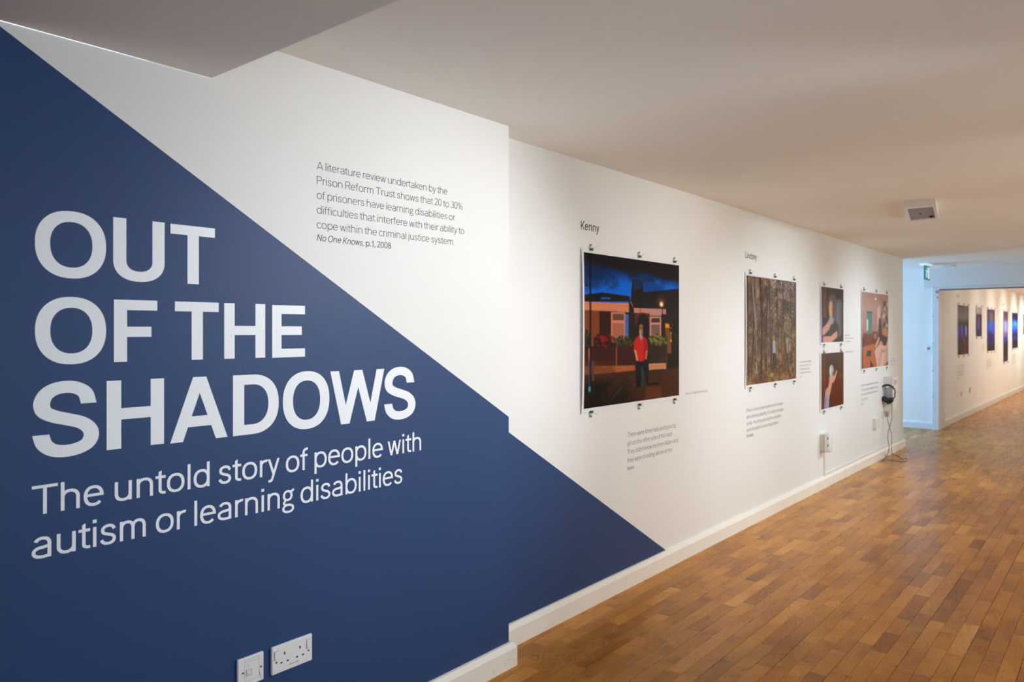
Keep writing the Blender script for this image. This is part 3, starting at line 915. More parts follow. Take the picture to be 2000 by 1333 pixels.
kp(k1, [(900, 840), (1030, 860), (1030, 900), (1040, 1010), (1500, 960), (1510, 1340), (860, 1340), (880, 1000)], (26, 16, 18))
kp(k1, [(905, 845), (960, 870), (1025, 850), (1020, 960), (920, 980)], (20, 40, 72))
kp(k1, [(255, 1040), (500, 1010), (860, 1060), (870, 1130), (255, 1130)], (20, 12, 14))
kp(k1, [(475, 1075), (610, 1078), (600, 1098), (480, 1095)], (0, 100, 180))
kp(k1, [(255, 1130), (850, 1152), (850, 1268), (255, 1240)], (212, 128, 88))
kp(k1, [(255, 1165), (850, 1190), (850, 1196), (255, 1170)], (186, 108, 72))
kp(k1, [(850, 1130), (880, 1135), (925, 1240), (925, 1340), (850, 1340)], (30, 14, 12))
kp(k1, [(868, 1130), (878, 1130), (908, 1195), (900, 1195)], (200, 120, 60))
kp(k1, [(915, 1213), (1330, 1228), (1330, 1318), (920, 1305)], (186, 130, 118))
kp(k1, [(985, 1218), (1012, 1218), (1012, 1306), (985, 1306)], (190, 100, 50))
wy = lambda v: v  # crop rows below continue in the second crop
kp(k2, [(255, -90), (462, -80), (462, 640), (255, 640)], (128, 62, 28))
for i in range(14): kp(k2, [(255, -60 + i * 26), (462, -58 + i * 26), (462, -55 + i * 26), (255, -57 + i * 26)], (92, 42, 20), .7)
kp(k2, [(462, -80), (615, -75), (615, 400), (462, 400)], (52, 12, 6))
kp(k2, [(615, -68), (800, -62), (800, 250), (790, 330), (615, 330)], (214, 126, 96))
kp(k2, [(635, -45), (785, -42), (785, 42), (635, 38)], (104, 66, 50))
kp(k2, [(632, 78), (788, 78), (788, 250), (632, 280)], (168, 100, 74))
kp(k2, [(800, -40), (845, -38), (845, 265), (800, 260)], (58, 104, 176))
kp(k2, [(845, -60), (1120, -50), (1120, 620), (845, 640)], (36, 16, 14))
kp(k2, [(925, -50), (1115, -48), (1115, 120), (935, 110)], (96, 36, 22), .8)
E(*pc.uv(*k2(1035, 130)), .065, .10, (22, 12, 10), 1, .2)
kp(k2, [(1118, -12), (1268, -8), (1268, 255), (1118, 245)], (196, 134, 120))
kp(k2, [(1138, 12), (1250, 14), (1250, 70), (1138, 68)], (70, 44, 40))
kp(k2, [(1138, 96), (1250, 98), (1250, 240), (1138, 235)], (124, 86, 78))
kp(k2, [(1270, -40), (1510, -40), (1510, 620), (1270, 620)], (34, 20, 16))
kp(k2, [(1320, 80), (1420, 95), (1410, 145), (1320, 140)], (226, 140, 20))
kp(k2, [(1320, 145), (1402, 150), (1402, 470), (1345, 470)], (122, 68, 26))
kp(k2, [(1390, 145), (1404, 148), (1404, 215), (1390, 212)], (240, 170, 60))
kp(k2, [(1394, 215), (1400, 215), (1402, 310), (1394, 310)], (180, 100, 30))
E(*pc.uv(*k2(1397, 305)), .008, .008, (255, 200, 110))
for i in range(40):
    E(pc.uv(*k2(1425, 0))[0] + pc.rg.uniform(-.04, .05), pc.uv(*k2(0, 110))[1] + pc.rg.uniform(-.03, .04), .008, .010, (16, 8, 6), .9)
# fence, hedge, wall
kp(k2, [(255, 380), (930, 360), (935, 630), (255, 640)], (62, 16, 12))
kp(k2, [(1108, 352), (1345, 345), (1345, 600), (1108, 600)], (48, 28, 24))
for i in range(18):
    xx = 400 + i * 32
    kp(k2, [(xx, 370), (xx + 5, 370), (xx + 5, 632), (xx, 632)], (34, 8, 8), .8)
for i in range(8): kp(k2, [(1120 + i * 28, 350), (1124 + i * 28, 350), (1124 + i * 28, 598), (1120 + i * 28, 598)], (28, 14, 14), .8)
kp(k2, [(255, 640), (930, 628), (935, 690), (700, 715), (400, 738), (255, 748)], (176, 96, 52))
kp(k2, [(1108, 604), (1335, 596), (1335, 672), (1108, 688)], (196, 134, 92))
for i in range(3): kp(k2, [(255, 662 + i * 26), (935, 645 + i * 18), (935, 649 + i * 18), (255, 667 + i * 26)], (104, 48, 26), .7)
kp(k2, [(1108, 640), (1335, 630), (1335, 634), (1108, 645)], (120, 70, 46), .7)
for (xx, a, b) in ((318, 400, 645), (678, 390, 720)): kp(k2, [(xx, a), (xx + 14, a), (xx + 14, b), (xx, b)], (176, 92, 46))
kp(k2, [(1333, 350), (1350, 350), (1350, 680), (1333, 680)], (70, 36, 20))
for i in range(420):
    a, b = pc.rg.uniform(), pc.rg.normal()
    if i % 3 == 0: xx, yy, col = 400 + a * 220, 305 + b * 26, (110 + pc.rg.randint(60), 18, 14) if i % 2 else (30, 16, 8)
    elif i % 3 == 1: xx, yy, col = 650 + a * 280, 312 + b * 22, (84, 72, 22) if i % 2 else (34, 30, 12)
    else: xx, yy, col = 1115 + a * 225, 300 + b * 24, (124, 120, 40) if i % 2 else (52, 50, 18)
    E(*pc.uv(*k2(xx, yy)), .012, .009, col, .85, .4)
for i in range(60): E(*pc.uv(*k2(275 + pc.rg.uniform(0, 60), 290 + pc.rg.normal() * 40)), .014, .012, (60, 56, 20) if i % 2 else (20, 18, 12), .8, .4)
# ground
kp(k2, [(255, 748), (400, 740), (700, 716), (935, 690), (1108, 690), (1340, 676), (1510, 640), (1510, 1030), (255, 1200)], (62, 32, 16))
g = pc.noise(5, 9); gm = (pc.V > .70).astype(float)
pc.put(np.clip((g - .5) * 5, 0, 1) * gm, (92, 46, 20), .55)
pc.put(np.clip((.55 - pc.U) * 3 + (g - .5) * 3, 0, 1) * np.clip((pc.V - .78) * 12, 0, 1), (18, 14, 8), .9)
kp(k2, [(1085, 910), (1260, 900), (1275, 1040), (1070, 1065)], (104, 50, 30), .8)
kp(k2, [(1270, 690), (1500, 680), (1500, 1020), (1285, 1035)], (74, 38, 16), .7)
for pts in ([(775, 890), (640, 1050), (600, 1130)], [(935, 870), (870, 1010), (840, 1090)], [(1268, 880), (1275, 1040)], [(1070, 900), (1075, 1060)]):
    pc.line([pc.uv(*k2(*p)) for p in pts], .003, (110, 72, 40), .6)
for i in range(70): E(pc.rg.uniform(.02, .5), pc.rg.uniform(.80, .97), .003, .0025, (120, 104, 70), .6)
# left lamp post, street lamp
kp(k2, [(365, 560), (398, 580), (398, 830), (365, 830)], (92, 58, 40))
kp(k1, [(333, 500), (356, 500), (356, 1340), (333, 1340)], (10, 8, 12))
kp(k2, [(333, -20), (356, -20), (360, 960), (326, 960)], (12, 16, 28))
kp(k2, [(330, 420), (338, 420), (338, 900), (328, 900)], (34, 70, 120))
kp(k2, [(322, 905), (346, 905), (346, 972), (322, 968)], (64, 160, 176))
E(*pc.uv(*k1(1268, 1135)), .045, .040, (150, 70, 30), .55, 1.2)
E(*pc.uv(*k1(1272, 1165)), .022, .020, (255, 190, 120), 1, .6)
E(*pc.uv(*k1(1272, 1168)), .011, .011, (255, 250, 225), 1, .4)
kp(k1, [(1278, 1200), (1289, 1200), (1289, 1330), (1278, 1330)], (16, 10, 12))
# the standing man
kp(k2, [(1100, 860), (1240, 852), (1250, 872), (1100, 890)], (14, 18, 14))
kp(k2, [(940, 560), (1105, 560), (1110, 700), (1100, 880), (1078, 885), (1050, 700), (1030, 640), (1015, 900), (950, 930), (938, 800)], (20, 17, 22))
kp(k2, [(1012, 640), (1034, 650), (1036, 900), (1010, 900)], (26, 58, 58))
kp(k2, [(975, 240), (1035, 250), (1085, 290), (1098, 430), (1065, 440), (1085, 545), (1010, 580), (960, 560), (945, 430), (912, 430), (925, 300)], (196, 28, 22))
kp(k2, [(1040, 270), (1085, 290), (1098, 430), (1070, 440), (1080, 550), (1045, 560)], (150, 18, 18), .8)
kp(k2, [(915, 425), (945, 428), (965, 530), (970, 570), (945, 565), (935, 500)], (206, 140, 112))
kp(k2, [(1072, 430), (1094, 430), (1088, 500), (1078, 550), (1060, 540)], (180, 110, 84))
kp(k2, [(988, 230), (1028, 240), (1018, 298), (1000, 290)], (150, 150, 160))
E(*pc.uv(*k2(1008, 185)), .019, .034, (202, 140, 116))
E(*pc.uv(*k2(1020, 200)), .010, .026, (120, 92, 84), .6, .6)
E(*pc.uv(*k2(1008, 128)), .021, .018, (120, 70, 30))
E(*pc.uv(*k2(1008, 112)), .019, .012, (164, 92, 36), .8)
kp(k2, [(996, 172), (1022, 174), (1022, 181), (996, 179)], (40, 30, 34))
kp(k2, [(1003, 218), (1020, 219), (1019, 223), (1003, 222)], (110, 50, 44))
print_on_wall('large night street photograph with a man in a red shirt, clipped to wall', pc, (3.136, 4.214, 0.990, 1.830), D2, 0.015)
clips((3.224, 3.712, 4.132), 1.830, 0.990, D2, 'the night street photograph')

# -- autumn wood
pc = Pic(5.232, 6.268, 1.0125, 1.807, D2, 170, 190, 8)
n1, n2, n3 = pc.noise(5, 8, 5), pc.noise(14, 20, 4), pc.noise(26, 5, 3)
pc.ramp([(0, (128, 116, 112)), (.25, (116, 94, 80)), (.55, (108, 90, 68)), (.8, (112, 84, 58)), (1, (124, 88, 58))])
pc.put(np.clip((pc.U - .42) * 1.6, 0, 1) * np.clip((.42 - pc.V) * 3, 0, 1) * np.clip((n1 - .38) * 4, 0, 1), (176, 172, 178), .9)
pc.put(np.clip((n1 - .50) * 5, 0, 1), (140, 92, 56), .6)
pc.put(np.clip((.50 - n2) * 5, 0, 1), (62, 48, 40), .6)
pc.put(np.clip((n2 - .58) * 7, 0, 1), (178, 146, 112), .6)
pc.put(np.clip((n3 - .55) * 5, 0, 1) * (pc.V < .85), (52, 38, 34), .6)
pc.put(np.clip((pc.noise(10, 12) - .55) * 8, 0, 1) * np.exp(-((pc.U - .42) / .25) ** 2 - ((pc.V - .62) / .14) ** 2), (130, 116, 24), .8)
for i in range(2600):
    yy = pc.rg.uniform(0, 1); xx = pc.rg.uniform(0, 1)
    col = [(58, 42, 34), (150, 108, 74), (186, 164, 140), (40, 32, 30), (128, 82, 46), (96, 84, 40)][pc.rg.randint(6)]
    if yy < .4 and xx > .45 and pc.rg.rand() < .5: col = (196, 192, 198)
    pc.ell(xx, yy, pc.rg.uniform(.003, .010), pc.rg.uniform(.003, .008), col, .6, .5)
for i in range(46):
    x = pc.rg.uniform(0, 1); top = pc.rg.uniform(-.1, .4); lean = pc.rg.uniform(-.06, .06); w = pc.rg.choice((.003, .005, .008))
    pc.line([(x, top), (x + lean * .5, .5), (x + lean, pc.rg.uniform(.7, 1.0))], w, (44, 32, 30) if i % 4 else (120, 108, 100), .75)
for i in range(160):
    x = pc.rg.uniform(.1, 1); yy = pc.rg.uniform(0, .5); d = pc.rg.uniform(-.12, .12)
    pc.line([(x, yy), (x + d, yy + pc.rg.uniform(.05, .16))], .0025, (46, 34, 34), .7)
for pts, w, c in (([(.10, 0), (.16, .45), (.21, .97)], .013, (116, 104, 92)), ([(.12, .1), (.18, .5)], .005, (170, 160, 146)), ([(.25, 0), (.28, .5), (.27, .9)], .018, (58, 38, 32)),
                  ([(.70, .0), (.72, .5), (.80, .80), (.86, .98)], .012, (66, 54, 50)), ([(.90, .1), (.97, .5)], .008, (54, 44, 46)), ([(.02, 0), (.04, .9)], .012, (54, 44, 34)),
                  ([(.79, .58), (.80, .72)], .008, (180, 172, 160)), ([(.80, .55), (.99, .62)], .005, (44, 34, 36)), ([(.17, .80), (.19, .9)], .007, (176, 168, 158))):
    pc.line(pts, w, c, .95)
E = pc.ell
E(.80, .27, .09, .07, (66, 60, 52), .6, .8)
E(.515, .575, .022, .022, (150, 110, 92)); pc.poly([(.50, .60), (.545, .60), (.56, .70), (.55, .73), (.50, .72)], (150, 156, 172), 1, True)
pc.poly([(.50, .72), (.55, .72), (.54, .86), (.51, .88)], (52, 50, 62), 1, True)
E(.48, .93, .03, .02, (190, 160, 50), .8, .5)
print_on_wall('autumn woodland photograph with a small figure among bare trees', pc, (5.208, 6.284, 0.990, 1.828), D2, 0.008)
clips((5.296, 5.784, 6.204), 1.828, 0.990, D2, 'the autumn woodland photograph')

# -- two small prints
def skin(pc, pts, w, c=(196, 140, 120), al=1.0): pc.line(pts, w, c, al)
pc = Pic(6.913, 7.575, 1.300, 1.801, D2, 84, 110, 4)
pc.ramp([(0, (44, 26, 24)), (.5, (36, 26, 28)), (1, (30, 24, 30))])
pc.put(np.clip((pc.noise(3, 4) - .5) * 4, 0, 1), (58, 40, 38), .8)
pc.rect(.0, 0, .07, 1, (60, 44, 90)); pc.rect(.07, 0, .22, .55, (104, 62, 44), .9); pc.rect(.30, .0, .62, .16, (62, 46, 44))
pc.line([(.02, .55), (.05, .98)], .04, (84, 70, 160))
pc.ell(.50, .32, .22, .20, (92, 78, 74)); pc.ell(.42, .40, .10, .16, (206, 150, 124)); pc.ell(.60, .42, .12, .26, (80, 70, 72))
pc.ell(.80, .55, .22, .36, (84, 84, 96)); pc.line([(.74, .3), (.70, .9)], .05, (110, 110, 122), .7)
pc.ell(.52, .78, .26, .18, (46, 50, 62))
pc.line([(.40, .60), (.30, .70), (.10, .80)], .075, (200, 146, 126)); pc.line([(.66, .86), (.42, .95), (.12, .95)], .06, (206, 150, 128))
pc.ell(.45, .60, .10, .07, (150, 158, 178), .9); pc.rect(.90, .3, 1, 1, (34, 24, 26), .8)
print_on_wall('small dark print of a seated person with folded bare arms, upper of two', pc, (6.882, 7.600, 1.277, 1.821), D2, 0.005)
clips((6.975, 7.480), 1.821, 1.277, D2, 'the upper small print')
pc = Pic(6.913, 7.578, 0.700, 1.202, D2, 84, 110, 5)
pc.ramp([(0, (70, 46, 38)), (.25, (74, 44, 32)), (.5, (96, 42, 22)), (1, (88, 34, 18))])
pc.put(np.clip((.25 - pc.U) * 4, 0, 1) * (pc.noise(2, 3)), (150, 78, 52), .8)
pc.put(np.exp(-((pc.U - .5) / .25) ** 2 - (pc.V / .4) ** 2), (60, 46, 38), .8)
pc.line([(.60, 1), (.72, .55)], .006, (120, 66, 44), .5); pc.line([(.95, .95), (.86, .5)], .006, (120, 66, 44), .5); pc.rect(.80, .40, 1, .47, (120, 70, 52), .6)
pc.line([(.22, 1.0), (.25, .76)], .13, (150, 150, 172)); pc.line([(.16, .98), (.20, .80)], .03, (110, 110, 136), .6)
pc.line([(.30, .74), (.40, .55)], .085, (206, 150, 122)); pc.ell(.46, .48, .13, .08, (204, 148, 120)); pc.line([(.56, .50), (.66, .36)], .028, (214, 156, 128))
pc.ell(.44, .34, .10, .12, (172, 170, 166)); pc.ell(.40, .33, .05, .09, (206, 204, 198), .7); pc.ell(.50, .38, .04, .05, (120, 116, 110), .7)
print_on_wall('small brown print of a raised hand holding a grey object, lower of two', pc, (6.876, 7.602, 0.678, 1.214), D2, 0.005)
clips((6.975, 7.480), 1.214, 0.678, D2, 'the lower small print')

# -- bedroom print
pc = Pic(8.200, 9.278, 1.0130, 1.806, D2, 110, 120, 6)
pc.ramp([(0, (168, 128, 118)), (.2, (178, 140, 134)), (.5, (160, 116, 108)), (.62, (96, 52, 48)), (1, (140, 74, 44))])
pc.put(np.clip((pc.noise(4, 5) - .5) * 3, 0, 1), (196, 160, 156), .4)
pc.poly([(.55, .22), (.66, .15), (.68, .45), (.58, .5)], (222, 178, 186), .8, True)
pc.poly([(.72, .06), (1, .10), (1, .60), (.72, .50)], (150, 118, 110), 1, True)
for i in range(26): pc.ell(.72 + .28 * pc.rg.rand(), .08 + .42 * pc.rg.rand(), .03, .035, [(70, 50, 50), (204, 186, 178), (120, 70, 50), (60, 60, 90)][i % 4], .9, .4)
pc.poly([(.17, .26), (.36, .26), (.34, .55), (.20, .55)], (52, 122, 124), 1, True); pc.rect(.17, .36, .22, .50, (190, 210, 206)); pc.line([(.17, .26), (.37, .26)], .008, (60, 40, 40))
pc.rect(.08, .55, .36, .70, (112, 46, 34)); pc.ell(.12, .60, .07, .06, (96, 40, 60)); pc.rect(.0, .60, .08, .72, (84, 40, 40))
pc.rect(.38, .52, .56, .70, (90, 36, 48)); pc.ell(.48, .58, .05, .04, (190, 110, 140), .8); pc.rect(.78, .48, .96, .60, (190, 122, 70))
pc.poly([(.04, .72), (.45, .68), (.55, 1), (.04, 1)], (178, 98, 58), 1, True); pc.poly([(.18, .77), (.34, .77), (.32, .85), (.15, .84)], (44, 48, 62), 1, True)
pc.poly([(.30, .90), (.42, .98), (.30, 1.0)], (36, 36, 46), 1, True)
pc.poly([(.60, .42), (.70, .36), (.74, .56), (.94, .60), (.94, .72), (.70, .76), (.60, .60)], (28, 26, 36), 1, True); pc.ell(.66, .38, .05, .05, (60, 40, 40))
pc.line([(.62, .62), (.50, .72)], .03, (206, 150, 130)); pc.ell(.70, .70, .07, .05, (200, 140, 120))
pc.poly([(.46, .78), (.62, .70), (.90, .72), (1, .60), (1, .94), (.80, 1), (.55, 1)], (214, 170, 158), 1, True)
pc.line([(.60, 1), (.72, .78), (.86, .80)], .012, (150, 104, 96), .7); pc.line([(.74, 1), (.80, .84)], .03, (226, 188, 176), .8); pc.line([(.92, .96), (.94, .76)], .012, (140, 96, 92), .7)
pc.ell(.50, .075, .035, .015, (250, 236, 220)); pc.rect(.0, .74, .03, 1, (60, 30, 40))
print_on_wall('pinkish bedroom photograph of a reclining figure, nearest to the wall end', pc, (8.176, 9.296, 0.990, 1.828), D2, 0.005)
clips((8.268, 8.745, 9.190), 1.828, 0.990, D2, 'the bedroom photograph')

# ---------------------------------------------------------------- near wall plates
def plate_screw(x, z, y, parent):
    bm = bmesh.new()
    bmesh.ops.create_cone(bm, cap_ends=True, segments=14, radius1=.0034, radius2=.0030, depth=.0016)
    for v_ in bm.verts: v_.co = Vector((x + v_.co.x, y - .0005 + v_.co.z * -1, z + v_.co.y))
    o = bm_obj('screw', bm, M['steel'], parent)
    box('screw_slot', x - .0028, x + .0028, y - .0018, y - .0012, z - .0005, z + .0005, M['hole'], o)
    return o
yp = D1 - 0.0105
t = thing('double_socket', 'white double power socket with switches low on the blue wall', 'socket', (1.364, D1, 0.36))
bm = bmesh.new(); bm_box(bm, 1.291, 1.437, yp, D1, 0.360, 0.446, .004, 3)
bm_obj('face_plate', bm, M['plastic'], t)
for x in (1.306, 1.4215):
    box('switch', x - .0045 - .002, x + .0065, yp - .0028, yp, 0.404, 0.430, M['plastic'], t, .0012)
    box('switch_gap', x - .0078, x + .0078, yp - .0003, yp + .001, 0.4028, 0.4314, M['groove'], t)
    plate_screw(x, 0.3965, yp, t)
for x in (1.335, 1.3905):
    for (a, b, w, h) in ((x, 0.4165, .0021, .0042), (x - .011, 0.3900, .0034, .0021), (x + .011, 0.3900, .0034, .0021)):
        box('pin_hole', a - w, a + w, yp - .0004, yp + .003, b - h, b + h, M['hole'], t)
greek_s = []
x = 1.351
rr = random.Random(3)
while x < 1.3885:
    greek_s.append([[(x, .3745), (x + .0007, .3745), (x + .0007, .3773), (x, .3773)]])
    if rr.random() < .6: greek_s.append([[(x, .3757), (x + .0017, .3757), (x + .0017, .3763), (x, .3763)]])
    x += .0024 if rr.random() < .85 else .004
letters_mesh('printed_word', [('x', greek_s)], yp, M['hole'], t)['kind'] = 'stuff'

t = thing('data_socket', 'white single telephone plate with a red dash left of the double socket', 'socket', (1.221, D1, 0.36))
bm = bmesh.new(); bm_box(bm, 1.178, 1.264, yp, D1, 0.360, 0.446, .004, 3)
bm_obj('face_plate', bm, M['plastic'], t)
for (a, b, c, d) in ((1.200, 1.247, .4385, .4391), (1.200, 1.247, .4310, .4316), (1.2466, 1.2472, .376, .4391), (1.200, 1.2472, .3755, .3761), (1.1995, 1.2001, .3755, .4391)):
    box('groove', a, b, yp - .0003, yp + .001, c, d, M['groove'], t)
bm = bmesh.new(); bm_box(bm, 1.206, 1.221, yp - .0012, yp, 0.3925, 0.4075, .0006, 1)
jf = bm_obj('jack_shutter', bm, M['plastic_aged'], t)
for (a, b, c, d) in ((1.2052, 1.2058, .3918, .4082), (1.2212, 1.2218, .3918, .4082), (1.2052, 1.2218, .4080, .4086), (1.2052, 1.2218, .3914, .3920)):
    box('outline', a, b, yp - .0014, yp + .001, c, d, M['groove'], jf)
plate_screw(1.1945, 0.4035, yp, t); plate_screw(1.2535, 0.4035, yp, t)
letters_mesh('label_mark', [('x', [[[(1.2085, .4180), (1.2095, .4180), (1.2095, .4225), (1.2085, .4225)]], [[(1.2105, .4180), (1.2112, .4180), (1.2112, .4225), (1.2105, .4225)]],
                                   [[(1.2125, .4180), (1.2150, .4180), (1.2150, .4187), (1.2125, .4187)]], [[(1.2125, .4218), (1.2150, .4218), (1.2150, .4225), (1.2125, .4225)]]])], yp, M['groove'], t)
poly('red_dash', [(1.2468, yp - .0006, .3920), (1.2482, yp - .0006, .3915), (1.2540, yp - .0006, .3700), (1.2528, yp - .0006, .3702)], [(3, 2, 1, 0)], M['red'], t)['label'] = 'dark red dash'

# filled holes and specks on the paint
for (px, py, lab) in ((600, 637, 'tiny dark speck on the blue wall right of the second headline row'), (798, 923, 'tiny dark speck on the blue wall right of the subtitle')):
    x, z = W(px, py, D1)
    bm = bmesh.new(); bmesh.ops.create_icosphere(bm, subdivisions=1, radius=.0016)
    for v_ in bm.verts: v_.co = Vector((x + v_.co.x, D1 - .0004 + v_.co.y * .4, z + v_.co.z))
    tag(bm_obj('wall_speck', bm, M['hole']), lab, 'mark')

# ---------------------------------------------------------------- picture wall fittings
# adapter plugged into a surface socket, with trunking down to the skirting
xa = x_at(1600, D2); xb = xa + 0.17
t = thing('surface_socket', 'white surface-mounted socket box above the slim vertical trunking', 'socket', (xa + .05, D2, .32))
bm = bmesh.new(); bm_box(bm, xa + .02, xb, D2 - .034, D2, .335, .487, .006, 2)
bm_obj('back_box', bm, M['plastic_aged'], t)
bm = bmesh.new(); bm_box(bm, xa + .02, xb, D2 - .042, D2 - .034, .335, .487, .003, 1)
bm_obj('face_plate', bm, M['plastic_aged'], t)
t = thing('plug_adapter', 'white rounded plug-in adapter with two dark slots on the surface socket', 'adapter', (xa, D2, .33))
bm = bmesh.new(); bm_box(bm, xa, xa + .075, D2 - .092, D2 - .042, .330, .505, .014, 3)
bm_obj('casing', bm, M['plastic'], t, True)
for z in (.385, .447): box('slot', xa - .001, xa + .001, D2 - .076, D2 - .070, z, z + .018, M['hole'], t)
xt_ = x_at(1609, D2)
t = thing('cable_trunking', 'white vertical trunking strip between the surface socket and the skirting', 'trunking', (xt_, D2, .1))
box('cover', xt_ - .012, xt_ + .013, D2 - .014, D2, .10, .335, M['plastic_aged'], t, .002, 1)
box('base_strip', xt_ - .014, xt_ + .015, D2 - .004, D2, .10, .335, M['plastic_aged'], t)
t = thing('cable_trunking', 'low white trunking running along the skirting top towards the headphones', 'trunking', (8, D2, .1))
box('cover', xt_ + .015, XE - .06, D2 - .012, D2, .101, .120, M['plastic_aged'], t, .002, 1)
xa = x_at(1704.5, D2)
t = thing('surface_socket', 'small pale socket box low between the adapter and the headphone cord', 'socket', (xa, D2, .35))
box('back_box', xa, xa + .14, D2 - .03, D2, .355, .468, M['plastic_aged'], t, .004)
box('face_plate', xa + .003, xa + .137, D2 - .036, D2 - .030, .358, .465, M['plastic'], t, .002)

# listening post
xb0 = x_at(1725.5, D2); dp = .098
t = thing('listening_box', 'white wall-mounted listening box behind the black headphones', 'box', (xb0, D2, .5))
box('casing', xb0, xb0 + .25, D2 - dp, D2, .505, .890, M['plastic_aged'], t, .004)
box('side_shade', xb0 - .004, xb0, D2 - dp + .006, D2 - .012, .650, .790, M['lilac'], t, .001, 1)  # thin grey sheet imitating the headphones' shadow on the casing
box('button_label', xb0 + .03, xb0 + .16, D2 - dp - .002, D2 - dp, .800, .862, M['beige'], t)
greek('x', 'x', [(xb0 + .06, xb0 + .13, .825)], D2 - dp - .002, .02)
_l = [o for o in COL.objects if o.get('label') == 'x'][0]
for c in list(_l.children):
    c.parent = t; c.location = -t.location; c.name = 'button_mark'
bpy.data.objects.remove(_l)
bm = bmesh.new(); bmesh.ops.create_cone(bm, cap_ends=True, segments=12, radius1=.010, radius2=.010, depth=.066)
hy = D2 - .052
for v_ in bm.verts: v_.co = Vector((xb0 - .035 + v_.co.z, hy + v_.co.x, .782 + v_.co.y))
bm_obj('hook', bm, M['plastic'], t)
hp = thing('headphones', 'black over-ear headphones hanging on the white listening box', 'headphones', (xb0 - .03, hy, .62))
hx = xb0 - .048
pts = []
for i in range(25):
    a = math.radians(200 - i * (220 / 24))
    pts.append((hx, hy - math.cos(a) * -.078 * -1, .730 + math.sin(a) * .078))
tube('headband', pts, .0058, M['black'], hp, 8)
pts2 = [(hx - .002, p[1] * .94 + hy * .06, .730 + (p[2] - .730) * .90) for p in pts[5:20]]
tube('head_pad', pts2, .007, M['black'], hp, 8)
def cup(name, y, z, tilt):
    bm = bmesh.new()
    bmesh.ops.create_uvsphere(bm, u_segments=18, v_segments=10, radius=1)
    ct, st = math.cos(tilt), math.sin(tilt)
    for v_ in bm.verts:
        a, b, c = v_.co.x * .035, v_.co.y * .026, v_.co.z * .047
        v_.co = Vector((hx + a, y + b * ct - c * st, z + b * st + c * ct))
    o = bm_obj(name, bm, M['black'], hp, True)
    bm = bmesh.new()
    r = bmesh.ops.create_cone(bm, cap_ends=True, segments=18, radius1=.031, radius2=.028, depth=.016)
    for v_ in bm.verts:
        a, b, c = v_.co.x, v_.co.z + .018 * (1 if tilt < 0 else -1) * -1, v_.co.y
        v_.co = Vector((hx + a, y + b * ct - c * st, z + b * st + c * ct))
    bm_obj('ear_cushion', bm, M['black'], o)
cup('ear_cup', hy + .030, .643, -0.95); cup('ear_cup', hy - .028, .630, 0.75)
tube('yoke', [(hx, hy + .074, .715), (hx, hy + .066, .68), (hx, hy + .045, .655)], .006, M['black'], hp)
tube('yoke', [(hx, hy - .072, .712), (hx, hy - .075, .68), (hx, hy - .050, .645)], .006, M['black'], hp)
# cords: two strands that cross, then a loop on the floor
def yz(px, py, x):       # point in the plane X = x
    r = (px - 1000) / FPX; c, s = math.cos(TH), math.sin(TH)
    y_ = x * (s - r * c) / (c + r * s); dep = x * c + y_ * s
    return (x, y_, EYE + (HORIZON - py) / FPX * dep)
def fl(px, py):
    dep = FPX * EYE / (py - HORIZON); u = (px - 1000) / FPX * dep
    return (dep * math.cos(TH) + u * math.sin(TH), dep * math.sin(TH) - u * math.cos(TH), .004)
cx = xb0 - .045
fa = [yz(1741.5, 790, cx), yz(1742, 812, cx), yz(1740.5, 824, cx), yz(1737, 836, cx), yz(1734.5, 846, cx - .02), yz(1734.2, 860, cx - .03), yz(1736.5, 872, cx - .04), yz(1735, 884, cx - .05)]
fa += [fl(1731, 893), fl(1724, 899), fl(1722.5, 902), fl(1730, 899.5), fl(1745, 900.5), fl(1762, 903), fl(1770, 902), fl(1772, 898)]
tube('cord', spline(fa, 6), .0032, M['cable'], hp, 6)
fb = [yz(1733, 812, cx), yz(1734, 822, cx), yz(1737.5, 836, cx - .004), yz(1741, 848, cx - .02), yz(1741.5, 862, cx - .03), yz(1741, 876, cx - .04), yz(1742, 885, cx - .05)]
fb += [fl(1744, 889.5), fl(1752, 891), fl(1758, 894.5), fl(1763, 899), fl(1767, 896.5), fl(1771.5, 897.5)]
tube('cord', spline(fb, 6), .0032, M['cable'], hp, 6)
box('jack_plug', cx - .012, cx + .012, D2 - .06, D2 - .035, .450, .499, M['grey'], hp, .004)

# ---------------------------------------------------------------- ceiling fitting
t = thing('ceiling_unit', 'square white ceiling fitting with a recessed grey centre panel', 'ceiling fitting', (5.98, 1.17, CEIL))
zb_ = CEIL - .045
def ceil_pt(px, py, z):
    dep = FPX * (z - EYE) / (HORIZON - py); u = (px - 1000) / FPX * dep
    return Vector((dep * math.cos(TH) + u * math.sin(TH), dep * math.sin(TH) - u * math.cos(TH), z))
x0, x1, y0, y1 = 5.52, 6.26, 1.00, 1.245
cs = [ceil_pt(px, py, zb_) for px, py in ((1764, 406), (1828, 400.5), (1834, 429), (1774, 434.5))]
ci = [ceil_pt(px, py, zb_) for px, py in ((1773.5, 414.8), (1821, 410.8), (1826, 430), (1780, 434))]
bm = bmesh.new()
cen = sum(cs, Vector()) / 4
o_ = [bm.verts.new(p) for p in cs]; i_ = [bm.verts.new(cen + (p - cen) * .80) for p in cs]
tp = [bm.verts.new((cen.x + (p.x - cen.x) * .96, cen.y + (p.y - cen.y) * .96, CEIL)) for p in cs]
dn = [bm.verts.new((v_.co.x, v_.co.y, zb_ + .012)) for v_ in i_]
for k in range(4):
    n = (k + 1) % 4
    bm.faces.new((o_[k], o_[n], i_[n], i_[k])); bm.faces.new((o_[k], tp[k], tp[n], o_[n])); bm.faces.new((i_[k], i_[n], dn[n], dn[k]))
bm_obj('housing', bm, M['plastic_aged'], t)
cc = [cen + (p - cen) * .80 for p in cs]
